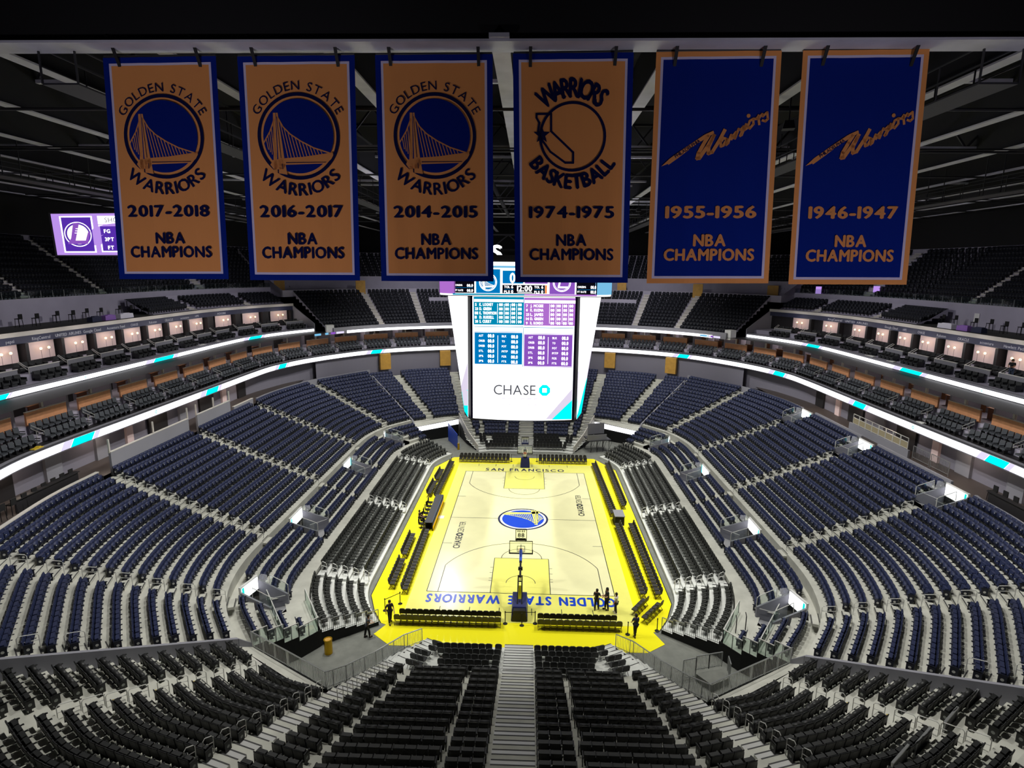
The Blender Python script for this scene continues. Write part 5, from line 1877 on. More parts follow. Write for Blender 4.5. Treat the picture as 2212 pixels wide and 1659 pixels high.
# ------------------------------------------------------------------ loose chairs round the court
def chair_parts():
    b = MB()
    prof = [(.24, .48), (.24, .78), (.20, .88), (.10, .92), (-.10, .92), (-.20, .88), (-.24, .78), (-.24, .48)]
    V = [(x * .92, -.17 - (z - .48) * .2, z) for x, z in prof] + [(x * .92, -.24 - (z - .48) * .2, z) for x, z in prof]
    n = len(prof)
    b.add(V, [tuple(range(n)), tuple(range(n, 2 * n))[::-1]] + [(i, n + i, n + (i + 1) % n, (i + 1) % n) for i in range(n)])
    s = MB()
    s.box((0, .04, .46), (.44, .42, .09))
    f = MB()
    for x in (-.2, .2):
        f.bar((x, -.26, 0), (x, .12, .45), .03, mi=1)
        f.bar((x, .24, 0), (x, -.16, .48), .03, mi=1)
    f.bar((-.2, .2, .05), (.2, .2, .05), .025, mi=1)
    f.bar((-.2, -.22, .05), (.2, -.22, .05), .025, mi=1)
    return [('backrest', b), ('seat', s), ('folding_frame', f)]
CHP = chair_parts()
cm_brown = [(n, p.data(n, ['chair_brown_black', 'chair_metal'])) for n, p in CHP]
cm_black = [(n, p.data(n, ['seat_black', 'rail_steel'])) for n, p in CHP]
def chair(x, y, z, fx, fy, kind, meshes, label, group):
    r = empty(kind, (x, y, z), rot_of(fx, fy), label=label, cat='chair', group=group)
    for n, me in meshes:
        o = bpy.data.objects.new(n, me)
        COL.objects.link(o)
        o.parent = r
def chair_row(x0, y0, x1, y1, fx, fy, n, where):
    for i in range(n):
        t = (i + .5) / n
        chair(x0 + (x1 - x0) * t, y0 + (y1 - y0) * t, .016, fx, fy, 'courtside_chair', cm_brown,
              'padded courtside chair, %s, %s from the %s' % (where, nth(i + 1), 'left' if abs(y1 - y0) < .1 else 'near end'), 'padded courtside chairs round the court')
chair_row(9.85, -14.7, 9.6, -1.5, -1, 0, 24, 'right sideline front row before the desk')
chair_row(9.55, .9, 9.1, 17.2, -1, 0, 29, 'right sideline front row beyond the desk')
chair_row(11.05, -14.7, 11.0, -1.4, -1, 0, 24, 'right sideline back row before the desk')
chair_row(11.0, 3.0, 10.9, 17.4, -1, 0, 26, 'right sideline back row beyond the desk')
chair_row(-9.3, -15.0, -9.45, -3.9, 1, 0, 20, 'left sideline front row before the table')
chair_row(-9.95, 4.6, -9.7, 16.8, 1, 0, 22, 'left sideline front row beyond the table')
chair_row(-10.5, -14.3, -10.55, -9.9, 1, 0, 8, 'left sideline back row, nearest group')
chair_row(-10.6, -9.2, -10.65, -4.9, 1, 0, 8, 'left sideline back row, group before the table')
chair_row(-10.9, 5.2, -10.8, 9.4, 1, 0, 8, 'left sideline back row, group beyond the table')
chair_row(-10.75, 9.9, -10.6, 13.6, 1, 0, 7, 'left sideline back row, farthest group')
chair_row(8.7, -17.0, 9.86, -15.4, -.80, .6, 4, 'slanted front row in the near right corner')
chair_row(9.25, -18.0, 10.9, -15.9, -.80, .6, 5, 'slanted back row in the near right corner')
chair_row(-9.2, -18.75, -1.32, -18.75, 0, 1, 17, 'near baseline back row, left group')
chair_row(-8.95, -18.0, -1.35, -18.0, 0, 1, 17, 'near baseline front row, left group')
chair_row(1.35, -18.85, 7.5, -18.85, 0, 1, 13, 'near baseline back row, right group')
chair_row(1.35, -18.1, 7.2, -18.1, 0, 1, 13, 'near baseline front row, right group')
for y, w in ((18.0, 'front'), (18.8, 'back')):
    chair_row(-9.0, y, -2.1, y, 0, -1, 13, 'far baseline %s row, left group' % w)
    chair_row(1.8, y, 8.4, y, 0, -1, 12, 'far baseline %s row, right group' % w)
for sy in (1, -1):
    for i in range(5):
        y = -21.95 - .77 * i
        n = (9, 9, 8, 8, 8)[i]
        for sx in (1, -1):
            for q in range(n):
                x = 1.32 + .02 * i + q * .47 + (.18 if (q > 0 and (i + (sx > 0)) % 3 == 0) else 0)
                p = mir([(x, y)], sx, sy)[0]
                chair(p[0], p[1], PLAT_Z[i], 0, sy, 'platform_chair', cm_black, 'black platform chair, %s end, %s row, %s to the %s of the centre stairs' % (END[sy], nth(i + 1), nth(q + 1), SIDE[sx]), 'black chairs on the end platforms')
            for q in range(1 + (i > 1)):
                x = 5.75 + .12 * i + q * .5 - (.2 if i < 2 else 0)
                p = mir([(x, y + .20 + .17 * q)], sx, sy)[0]
                chair(p[0], p[1], PLAT_Z[i], -.35 * sx, .94 * sy, 'platform_chair', cm_black, 'black chair turned inwards, %s end of %s platform row %d, %s one' % (SIDE[sx], END[sy], i + 1, 'inner' if q == 0 else 'outer'), 'black chairs on the end platforms')

# ------------------------------------------------------------------ baskets
def basket(s, label):
    """s = -1 near, +1 far; built facing the court"""
    r = empty('basketball_hoop', (0, s * 17.2, .016), 0 if s < 0 else PI, label=label, cat='basketball hoop')
    # local +y points to the court; backboard face at y = 4.1, base behind
    MB().box((0, .1, .22), (1.15, 2.1, .40), 0, 0, .96).box((0, -.5, .62), (1.0, .9, .5), 0, 0, .9).build('base', 'dark_metal', r)
    pd = MB()
    pd.add([(-.62, 1.25, .05), (.62, 1.25, .05), (.55, 1.05, 1.25), (-.55, 1.05, 1.25), (-.62, -.9, .05), (.62, -.9, .05), (.5, -.5, .95), (-.5, -.5, .95)], [(0, 1, 2, 3), (1, 5, 6, 2), (5, 4, 7, 6), (4, 0, 3, 7), (3, 2, 6, 7)])
    pd.build('base_padding', 'pad_navy', r)
    ws = MB()
    for x in (-.55, .55):
        for y in (-.85, .95):
            ws.tube([(x - .04, y, .09), (x + .04, y, .09)], .09, 10)
    ws.build('wheel', 'black', r)
    m = MB()
    for x in (-.17, .17):
        m.bar((x, .2, .5), (x * .8, 1.35, 2.5), .10, .16)
        m.bar((x, -.35, .8), (x * .8, 1.0, 2.3), .08, .1)
    for t in (.2, .5, .8):
        m.bar((-.17, .2 + 1.15 * t, .5 + 2 * t), (.17, .2 + 1.15 * t, .5 + 2 * t), .06)
    m.build('mast', 'black_soft', r)
    MB().box((0, .55, 1.45), (.26, .08, 1.1), 0, 0, 1, math.radians(-30)).build('mast_padding', 'court_yellow', r)
    a = MB()
    a.bar((0, 1.2, 2.45), (0, 3.9, 3.35), .16, .20).bar((0, 1.0, 2.2), (0, 3.7, 3.1), .07).bar((0, 2.3, 2.82), (0, 3.95, 3.75), .05)
    a.build('arm', 'black_soft', r)
    MB().bar((0, 2.6, 2.95), (0, 3.7, 3.32), .22, .26).build('arm_padding', 'blue_panel', r)
    MB().box((0, 1.9, 2.75), (.34, .2, .22)).build('ram', 'dark_metal', r)
    g = MB().box((0, 4.1, 3.44), (1.83, .02, 1.07))
    bb = g.build('backboard', 'clear_glass', r)
    fr = MB()
    for x in (-.93, .93):
        fr.box((x, 4.08, 3.44), (.05, .06, 1.1))
    fr.box((0, 4.08, 3.98), (1.9, .06, .05)).box((0, 4.08, 2.90), (1.92, .10, .08))
    for x in (-.95, .95):
        fr.box((x, 4.08, 3.05), (.07, .1, .36))
    fr.build('backboard_frame', 'black_soft', bb)
    sq = MB()
    for x in (-.305, .305):
        sq.box((x, 4.115, 3.28), (.05, .004, .5))
    sq.box((0, 4.115, 3.53), (.61, .004, .05)).box((0, 4.115, 3.03), (.61, .004, .05))
    sq.build('target_square', 'paint_white', bb)
    MB().tube([(.23 * math.cos(t), 4.42 + .23 * math.sin(t), 3.05) for t in [2 * PI * k / 20 for k in range(20)]], .012, 6, closed=True).box((0, 4.16, 3.05), (.14, .14, .05)).build('rim', 'orange', r)
    nt = MB()
    for k in range(12):
        for dk in (-1, 1):
            t0, t1 = 2 * PI * k / 12, 2 * PI * (k + dk * .5) / 12
            nt.bar((.22 * math.cos(t0), 4.42 + .22 * math.sin(t0), 3.04), (.14 * math.cos(t1), 4.42 + .14 * math.sin(t1), 2.62), .012)
    nt.build('net', 'net_white', r)
    sc = empty('shot_clock', (0, 0, 0)); sc.parent = r
    cf_ = MB()
    for x in (-.44, .44):
        cf_.box((x, 4.0, 4.58), (.05, .14, .96))
    cf_.box((0, 4.0, 5.06), (.9, .14, .05)).box((0, 4.0, 4.13), (.9, .14, .05))
    cf_.build('clock_frame', 'black_soft', sc)
    MB().box((0, 4.0, 4.6), (.82, .03, .9)).build('clock_face', 'clear_glass', sc)
    mb = MB()
    tx, w = text2d('88', .34, .03, .12)
    put(mb, tx, lambda x, y: (x, 3.95, 4.40 + y))
    tx, w = text2d('88:88', .15, .03, .1, 1.2)
    put(mb, tx, lambda x, y: (x, 3.95, 4.84 + y))
    mb.build('clock_digits', 'black', sc)
    MB().bar((-.35, 4.0, 3.98), (-.35, 4.0, 4.15), .05).bar((.35, 4.0, 3.98), (.35, 4.0, 4.15), .05).build('clock_post', 'black_soft', sc)
    mb = MB().box((0, 3.93, 4.24), (.80, .02, .16))
    mb.build('clock_label', 'black', sc)
basket(-1, 'near basketball hoop seen from behind, blue padded base and shot clock on top')
basket(1, 'far basketball hoop with orange rim in front of the far seats')

# ------------------------------------------------------------------ scorer's table and desk
t = empty('scorer_table', (-9.2, .3, .016), label='long scorer table with blue and yellow lit front along the left sideline', cat='table')
MB().box((-.22, 0, .88), (.75, 7.3, .06)).box((-.55, 0, .42), (.05, 7.2, .84)).build('table_top', 'led_housing', t)
MB().box((.18, 0, .47), (.08, 7.3, .86)).build('front_panel', 'black', t)
MB().quad((.225, -3.6, .50), (.225, 3.6, .50), (.16, 3.6, .93), (.16, -3.6, .93)).build('blue_screen', 'scr_bluepanel', t)
MB().quad((.23, -3.6, .08), (.23, 3.6, .08), (.23, 3.6, .49), (.23, -3.6, .49)).build('yellow_screen', 'scr_yellow', t)
for i, y in enumerate((-3.0, -2.2, -1.4, -.4, .5, 1.4, 2.4)):
    r = empty('office_chair', (-10.25, .3 + y, .016), .3 * math.sin(i * 2.1), label='black swivel chair behind the scorer table, %s from its near end' % nth(i + 1), cat='chair', group='swivel chairs behind the scorer table')
    MB().box((0, 0, .48), (.46, .46, .08)).build('seat', 'black_soft', r)
    MB().box((-.24, 0, .78), (.07, .42, .46)).build('backrest', 'black_soft', r)
    MB().bar((0, 0, .05), (0, 0, .45), .05).bar((-.26, 0, .05), (.26, 0, .05), .05).bar((0, -.26, .05), (0, .26, .05), .05).build('base', 'dark_metal', r)
t = empty('press_desk', (9.95, -.25, .016), label='gray covered desk between the right sideline chair rows', cat='desk')
MB().box((0, 0, .98), (1.05, 1.75, .07)).build('desk_top', 'fascia_gray', t)
MB().box((0, 0, .48), (.95, 1.65, .92), 0, 0, .98).build('skirt', 'black_soft', t)

# ------------------------------------------------------------------ queue posts, bin
def queue_post(x, y, label, to=None):
    r = empty('queue_post', (x, y, .016), label=label, cat='barrier post', group='black belt posts round the court')
    MB().lathe((0, 0, 0), [(.17, 0), (.17, .02), (.06, .05), (.03, .06)], 16).build('base', 'black', r)
    MB().lathe((0, 0, .05), [(.032, 0), (.032, .88), (.045, .88), (.045, .96), (.02, .97)], 10).build('post', 'black_soft', r)
    if to:
        MB().bar((0, 0, .93), (to[0] - x, to[1] - y, .93), .012, .05).build('belt', 'black', r)
queue_post(-1.03, -18.43, 'black belt post left of the near hoop', (1.18, -18.32))
queue_post(1.18, -18.32, 'black belt post right of the near hoop')
queue_post(.2, -18.6, 'black belt post right behind the near hoop base')
queue_post(-9.35, -16.24, 'black belt post at the near end of the left chair row', (-10.3, -17.2))
queue_post(-10.3, -17.2, 'black belt post behind the man in the near left corner')
queue_post(10.06, -18.77, 'black belt post in the near right corner of the yellow floor')
queue_post(-1.88, 18.5, 'black belt post left of the far hoop', (1.6, 18.7))
queue_post(1.6, 18.7, 'black belt post right of the far hoop')
queue_post(-9.85, 16.9, 'black belt post in the far left corner of the floor')
queue_post(7.85, -19.3, 'black belt post at the right end of the near baseline chairs')
b = empty('trash_bin', (-12.9, -22.3, 0), label='tall shiny gold cylinder bin in the left tunnel', cat='bin')
MB().lathe((0, 0, 0), [(.27, 0), (.27, 1.0), (.29, 1.0), (.29, 1.05), (.21, 1.05), (.20, .9), (.0, .85)], 24).build('drum', 'gold_metal', b, smooth=False)
MB().lathe((0, 0, .0), [(.285, .98), (.285, 1.02)], 24).build('rim', 'gold_paint', b)

# ------------------------------------------------------------------ people
def skin_mesh(name, verts, edges, radii, m, parent, sub=1):
    me = bpy.data.meshes.new(name)
    me.from_pydata(verts, edges, [])
    o = bpy.data.objects.new(name, me)
    COL.objects.link(o)
    sk = o.modifiers.new('skin', 'SKIN')
    if not me.skin_vertices:
        return o
    for v, r in zip(me.skin_vertices[0].data, radii):
        v.radius = (r, r) if not isinstance(r, tuple) else r
    me.skin_vertices[0].data[0].use_root = True
    o.modifiers.new('sub', 'SUBSURF').levels = sub
    o.modifiers['sub'].render_levels = sub
    me.materials.append(MATS[m])
    o.parent = parent
    return o
def person(loc, facing, label, top, bottom, arms, stride=.12, lean=0.0, hair='hair_dark', h=1.76, sitting=False, shoes='black'):
    """arms: two (elbow, hand) pairs in local coords (x right, y forward, z up)"""
    r = empty('person', loc, facing - PI / 2, label=label, cat='person')
    k = h / 1.76
    V = lambda *p: (p[0] * k, p[1] * k, p[2] * k)
    L = lean
    hip, waist, chest, neck = V(0, 0, .94), V(0, L * .3, 1.10), V(0, L * .8, 1.33), V(0, L, 1.49)
    head = V(0, L + .02, 1.63)
    verts = [hip, waist, chest, neck, head, V(0, L + .03, 1.70)]
    rad = [.135 * k, .125 * k, .15 * k, .055 * k, .085 * k, .07 * k]
    ed = [(0, 1), (1, 2), (2, 3), (3, 4), (4, 5)]
    body = {}
    def addv(p, rr, to):
        verts.append(p); rad.append(rr); ed.append((to, len(verts) - 1))
        return len(verts) - 1
    legs, armpts = [], []
    for s in (-1, 1):
        st = stride * s
        if sitting:
            pts = [V(s * .09, 0, .90), V(s * .12, .42, .86), V(s * .12, .46, .45), V(s * .12, .46, .09), V(s * .12, .58, .05)]
        else:
            pts = [V(s * .09, 0, .90), V(s * .10, st * .6 + .03, .50), V(s * .11, st, .09), V(s * .12, st + .13, .04)]
        i = 0
        legs.append(pts)
        for p, rr in zip(pts, (.10, .078, .07, .045, .04) if sitting else (.09, .065, .045, .04)):
            i = addv(p, rr * k, i)
    for s, (el, ha) in zip((-1, 1), arms):
        sh = V(s * .19, L * .9, 1.42)
        i = addv(sh, .062 * k, 2)
        e = V(*el); w = V(*ha)
        armpts.append((sh, e, w))
        i = addv(e, .046 * k, i)
        i = addv(w, .033 * k, i)
        d = Vector(w) - Vector(e)
        d.normalize()
        palm = tuple(Vector(w) + d * .07 * k)
        ip = addv(palm, (.035 * k, .018 * k), i)
        side = d.cross(Vector((0, 0, 1)))
        if side.length < .1: side = Vector((0, 1, 0))
        side.normalize()
        for q, ln in zip((-1.5, -.5, .5, 1.5), (.065, .08, .076, .058)):
            f1 = Vector(palm) + side * q * .02 * k + d * .02 * k
            f2 = f1 + (d + Vector((0, 0, -.25))).normalized() * ln * k
            j = addv(tuple(f1), .0095 * k, ip)
            addv(tuple(f2), .008 * k, j)
        t1 = Vector(w) + side * .035 * k * s + d * .03 * k
        j = addv(tuple(t1), .0105 * k, i)
        addv(tuple(t1 + (d + side * s * .6).normalized() * .045 * k), .009 * k, j)
    skin_mesh('body', verts, ed, rad, 'skin', r)
    # clothes
    tv = [waist, chest, V(0, L * .95, 1.42), V(0, 0, .95)]
    te = [(0, 1), (1, 2), (0, 3)]
    trd = [.150 * k, .172 * k, .11 * k, .155 * k]
    for s, (sh, e, w) in zip((-1, 1), armpts):
        n = len(tv)
        m = tuple(Vector(sh) * .25 + Vector(e) * .75)
        tv += [sh, m]
        trd += [.078 * k, .062 * k]
        te += [(1, n), (n, n + 1)]
    skin_mesh('shirt', tv, te, trd, top, r)
    pv, pe, pr = [V(0, 0, .95)], [], [.152 * k]
    for pts in legs:
        last = 0
        for p, rr in zip(pts[:-1], (.108, .09, .075, .06)):
            pv.append(p); pr.append(rr * k); pe.append((last, len(pv) - 1)); last = len(pv) - 1
    skin_mesh('trousers', pv, pe, pr, bottom, r)
    hm = MB()
    hx, hy, hz = head
    hm.lathe((hx, hy - .015, hz + .02 * k), [(.098 * k, -.02 * k), (.106 * k, .04 * k), (.088 * k, .10 * k), (.05 * k, .125 * k), (.0, .13 * k)], 14, cap=False)
    hm.box((hx, hy - .06 * k, hz - .02 * k), (.16 * k, .09 * k, .12 * k))
    hm.build('hair', hair, r)
    fm = MB()
    for s in (-1, 1):
        fm.box((s * .032 * k, hy + .085 * k, hz + .015 * k), (.02 * k, .012, .01 * k), 0, 1)
        fm.box((s * .092 * k, hy, hz), (.02 * k, .035 * k, .05 * k), 0, 0)
    fm.box((0, hy + .096 * k, hz - .012 * k), (.022 * k, .03 * k, .035 * k), 0, 0).box((0, hy + .084 * k, hz - .055 * k), (.04 * k, .012, .008), 0, 1)
    fm.build('face', ['skin', 'hair_dark'], r)
    for s, pts in zip((-1, 1), legs):
        p = pts[-2]
        MB().box((p[0], p[1] + .07 * k, p[2] - .045 * k), (.09 * k, .26 * k, .085 * k), 0, 0, .85).build('shoe', shoes, r)
DN = [((-.24, .02, 1.12), (-.23, .10, .88)), ((.24, .02, 1.12), (.23, .10, .88))]
person((5.93, -16.3, .02), math.radians(70), 'person in black standing on the court, leftmost of three by the near right corner', 'shirt_black', 'pants_dark', [((-.25, .05, 1.12), (-.12, .22, 1.05)), ((.26, .10, 1.14), (.34, .33, 1.12))])
person((6.72, -16.25, .02), math.radians(190), 'person in black standing on the court, middle of three by the near right corner', 'shirt_black', 'pants_dark', [((-.25, .08, 1.14), (-.22, .32, 1.16)), ((.24, .04, 1.12), (.2, .2, .98))], stride=.08, h=1.86)
person((7.35, -16.7, .02), math.radians(150), 'person in white shirt and white socks standing on the court, rightmost of the three', 'shirt_white', 'pants_dark', DN, stride=.1, shoes='shoe_white', h=1.72)
person((-9.55, -18.7, .02), math.radians(-60), 'person in dark clothes walking across the yellow floor at the near left corner', 'shirt_black', 'pants_dark', [((-.26, .12, 1.12), (-.24, .26, .94)), ((.26, -.08, 1.12), (.26, -.02, .87))], stride=.22, h=1.82)
person((-10.75, -20.5, .02), math.radians(35), 'person in gray top leaning at the mouth of the left tunnel', 'shirt_gray', 'pants_dark', [((-.25, .15, 1.18), (-.16, .38, 1.08)), ((.25, .15, 1.18), (.16, .4, 1.1))], stride=.15, lean=.14, h=1.74)
person((8.35, -19.5, .02), math.radians(110), 'person in navy shirt behind the right end of the near baseline chairs', 'shirt_blue', 'pants_dark', [((-.26, .10, 1.12), (-.2, .30, .98)), ((.26, .05, 1.12), (.24, .16, .9))], stride=.16, h=1.78)
person((-10.55, -2.0, .02), math.radians(0), 'person in black seated behind the near end of the scorer table', 'shirt_black', 'pants_dark', [((-.25, .15, 1.12), (-.16, .40, 1.02)), ((.25, .15, 1.12), (.16, .4, 1.02))], sitting=True, h=1.6)
q = rp(s_px(2183, 6.1, 17.2, False), 6.1)[0]
person((q[0], q[1], 16.76), math.radians(205), 'person in dark shirt and jeans standing in a box at the right picture edge', 'shirt_black', 'pants_blue', [((-.25, .12, 1.14), (-.14, .34, 1.12)), ((.25, .1, 1.14), (.12, .32, 1.1))], stride=.06, lean=.06, h=1.8)

# ------------------------------------------------------------------ aisle handrails
def loop_mesh(L=.85, rise=.36, r=.022):
    mb = MB()
    mb.tube([(0, 0, 0), (0, 0, .80), (.08, 0, .90), (L - .1, 0, .98 + rise * .25), (L, 0, .90 + rise * .25), (L, 0, rise * .9)], r, 6)
    mb.tube([(0, 0, .55), (L, 0, .63 + rise * .25)], r * .9, 6)
    return mb
LM = loop_mesh().data('aisle_rail', ['rail_white'])
LE = loop_mesh(.5, .3, .02).data('aisle_rail', ['rail_white'])
LR_ = loop_mesh(.42, .17, .03).data('aisle_rail', ['white_panel'])
def rail(me, p, z, d, label, group):
    o = bpy.data.objects.new('aisle_rail', me)
    COL.objects.link(o)
    o.location = (p[0], p[1], z)
    o.rotation_euler = (0, 0, math.atan2(d[1], d[0]))
    tag(o, label, 'handrail', group)
nr = 0
AN = ['midcourt aisle', 'second aisle', 'corner aisle', 'aisle along the block wall']
for sx, sy in QUADS:
    for ai in range(4):
        if ai == 0 and sy < 0:
            continue
        for k in range(0, NMAIN - 1, 2):
            if ai == 3 and k < 8:
                continue
            if sx > 0 and ai < 2 and k > 10:
                continue
            if ai < 2:
                p, d = (21.85 + .88 * k, MAIN_AISLES[ai][0][1]), (1, 0)
            elif ai == 2:
                p, d = (20.1 + .835 * k, -21.6 - .31 * k), (.937, -.348)
            else:
                p, d = (main_edge(k)[-1][0] + .6, main_edge(k)[-1][1] + .6), (.67, -.74)
            q = mir([p], sx, sy)[0]
            if not inframe(q[0], q[1], main_z(k) + .5, 30)[1]:
                continue
            rail(LM, q, main_z(k), (d[0] * sx, d[1] * sy), 'looped steel rail, %s, %s stand, %s half, %s up' % (AN[ai], SIDE[sx], END[sy], nth(k // 2 + 1)), 'looped handrails of the side stands')
    for i in range(5):
        for ay, nm in ((YC, 'midcourt gap'), (-13.55, 'corner gap')):
            if ay == YC and sy < 0:
                continue
            q = mir([(12.55 + .87 * i, ay)], sx, sy)[0]
            rail(LR_, q, RET_Z[i], (sx, 0), 'white looped rail, %s of the %s risers, %s half, %s from court' % (nm, SIDE[sx], END[sy], nth(i + 1)), 'white rails on the risers')
            struct(MB().box((q[0] + .2 * sx, q[1] - .55 * sy, RET_Z[i] + .1), (.5, .35, .2)), 'riser_step_floor', 'platform_white')
    if sy > 0:
        for k in range(1, 20):
            x = 8.3 + .267 * k
            v1 = (6.5 + .14 * k, -25.07 - .885 * k); v2 = (9.9 + .43 * k, -24.35 - .775 * k)
            t = (x + .62 - v1[0]) / (v2[0] - v1[0])
            p = (x + .62, v1[1] + (v2[1] - v1[1]) * t - .1)
            if k >= 6 or True:
                q = mir([p], sx, sy)[0]
                if inframe(q[0], q[1], end_z(k), 10)[1] and k >= 6:
                    rail(LE, q, end_z(k), (.29 * sx, -.957), 'narrow steel loop rail on the near %s stairs, %s row up' % (SIDE[sx], nth(k + 1)), 'loop rails of the near end block')
            if k < 7 and sx < 0:
                q = mir([(x - .62, p[1] - .3)], sx, sy)[0]
                rail(LE, q, end_z(k), (.29 * sx, -.957), 'narrow loop rail beside the angled seats left of the near stairs, %s row' % nth(k + 1), 'loop rails of the near end block')
        for k in range(6, 16):
            p = (14.55 + .52 * (k - 6) + .3, -27.85 - .74 * (k - 6) - .35)
            q = mir([p], sx, sy)[0]
            rail(LE if k < 12 else LM, q, end_z(k), (.575 * sx, -.818), 'steel loop rail on the outer %s stairs of the near end, %s from the fence' % (SIDE[sx], nth(k - 5)), 'loop rails of the near end block')
            # hazard edging on the upper steps
            if k >= 10:
                hz = MB()
                pp = mir([(14.55 + .52 * (k - 6), -27.85 - .74 * (k - 6))], sx, sy)[0]
                for j in range(10):
                    a = (j - 4.5) * .11
                    hz.box((pp[0] + a * .818 * sx, pp[1] + a * .575, end_z(k) + .012), (.055, .05, .01), math.atan2(.575, .818 * sx), 0)
                struct(hz, 'step_marking_trim', 'warn_yellow')

# ------------------------------------------------------------------ railings and glass
def railing(pts, label, h=1.05, sp=.13, m='rail_steel', glassy=False, solid=None, mid=False):
    """pickets between 3-D base points"""
    c = Vector(pts[0])
    r = empty('railing', tuple(c), label=label, cat='railing', group='steel railings by the near tunnels' if not glassy else 'glass railings by the near tunnels')
    tr_, pk, gl = MB(), MB(), MB()
    for a, b in zip(pts[:-1], pts[1:]):
        a, b = Vector(a) - c, Vector(b) - c
        up = Vector((0, 0, h))
        tr_.bar(a + up, b + up, .06, .05)
        if not glassy:
            lo = Vector((0, 0, .1))
            tr_.bar(a + lo, b + lo, .03)
        L = (b - a).length
        if glassy:
            gl.bar(a + Vector((0, 0, h * .48)), b + Vector((0, 0, h * .48)), .02, h * .9)
            for t in (0, .5, 1):
                q = a.lerp(b, t)
                pk.bar(q, q + up, .05)
        else:
            n = max(2, int(L / sp))
            for i in range(n + 1):
                q = a.lerp(b, i / n)
                pk.bar(q, q + up, .05 if i % 9 == 0 else .022)
    tr_.build('top_rail', 'rail_white' if glassy else m, r)
    pk.build('pickets', m, r)
    if gl.V:
        gl.build('glass_panel', 'rail_glass', r)
    return r
for sx in (1, -1):
    nm = SIDE[sx]
    M_ = lambda x, y, z: (sx * x, y, z)
    railing([M_(6.75, -20.9, .05), M_(7.75, -22.0, .3), M_(8.95, -24.7, .95), M_(9.95, -27.4, 1.95), M_(10.55, -29.0, 2.72)], 'picket railing climbing beside the stairs over the %s tunnel' % nm)
    railing([M_(10.55, -29.0, 2.72), M_(13.6, -27.0, 2.5), M_(16.75, -25.0, 2.30)], 'picket railing along the walkway at the top of the %s tunnel' % nm, m='dark_metal' if False else 'rail_steel')
    for i in range(5):
        a, b = ret_edge(i)[-1], ret_edge(i + 1)[-1]
        railing([M_(*a, RET_Z[i]), M_(*b, RET_Z[i])], 'short picket railing at the end of riser row %d by the %s tunnel' % (i + 1, nm), h=.98)
    ce = [club_edge(j)[-1] for j in range(5)]
    for j in range(4):
        railing([M_(*ce[j], CLUB_Z[j]), M_(*ce[j + 1], CLUB_Z[j])], 'glass end railing of club row %d by the %s tunnel' % (j + 1, nm), h=1.0, glassy=True)
    e0 = ret_edge(5)
    railing([M_(16.05, -18.1, 1.22), M_(*ce[0], 1.22)], 'long white-capped glass railing between risers and club seats, %s side' % nm, h=1.0, glassy=True)
    e2 = club_edge(2)
    railing([M_(e2[-7][0] - .2, e2[-7][1] - .9, 1.62), M_(*ce[2], 1.62)], 'white-capped glass railing between club rows, %s side' % nm, h=1.0, glassy=True)
# removable steel barriers and the ramp in the right tunnel
rmp = empty('ramp_platform', (12.4, -24.2, 0), label='gray platform with railings standing in the right tunnel', cat='platform')
MB().add([(-.95, .3, .5), (.75, .75, .5), (1.05, 0, .5), (-.25, -.7, .5), (-.95, .3, 0), (.75, .75, 0), (1.05, 0, 0), (-.25, -.7, 0)], [(0, 3, 2, 1), (0, 1, 5, 4), (1, 2, 6, 5), (2, 3, 7, 6), (3, 0, 4, 7)]).build('deck', 'floor_gray', rmp)
for i, (a, b, z) in enumerate((((10.6, -23.9), (11.5, -23.6), .05), ((11.5, -23.6), (12.4, -23.35), .5), ((12.4, -23.35), (13.3, -23.1), .5), ((13.55, -23.5), (13.45, -24.3), .5))):
    railing([(*a, z), (*b, z)], 'removable steel barrier on the right tunnel ramp, %s from the court' % nth(i + 1), h=1.05 if z > .3 else 1.4, sp=.1)
# posts by the club aisle steps
for sx in (1,):
    for i, (x, y) in enumerate(((15.0, -20.6), (15.8, -20.2))):
        tag(MB().bar((x, y, 1.25), (x, y, 2.3), .05).bar((x, y, 2.3), (x + .12, y + .5, 2.3), .05).build('hand_post', 'black'), 'black angled hand post by the club corner steps, %s one' % ('left' if i == 0 else 'right'), 'handrail', 'black hand posts')
# signs standing on the upper rows at the right
for i, (px, py, z) in enumerate(((2055, 1545, 6.2), (2105, 1500, 6.0), (1945, 1630, 6.3), (1995, 1590, 6.1))):
    d = CM @ np.array([(px - W_ / 2) / FPX, -(py - H_ / 2) / FPX, -1.0])
    tt = (z - CP[2]) / d[2]
    x, y = CP[0] + tt * d[0], CP[1] + tt * d[1]
    r = empty('crowd_barrier', (x, y, z - .95), math.radians(38), label='gray panel barrier behind a seat row at lower right, %s' % ('upper left', 'upper right', 'lower left', 'lower right')[i], cat='barrier', group='gray panel barriers at lower right')
    MB().box((0, 0, .5), (1.5, .05, .9)).build('panel', 'led_housing', r)
    MB().box((0, 0, .98), (1.6, .09, .07)).box((-.78, 0, .5), (.06, .07, 1.0)).box((.78, 0, .5), (.06, .07, 1.0)).build('frame', 'rail_steel', r)

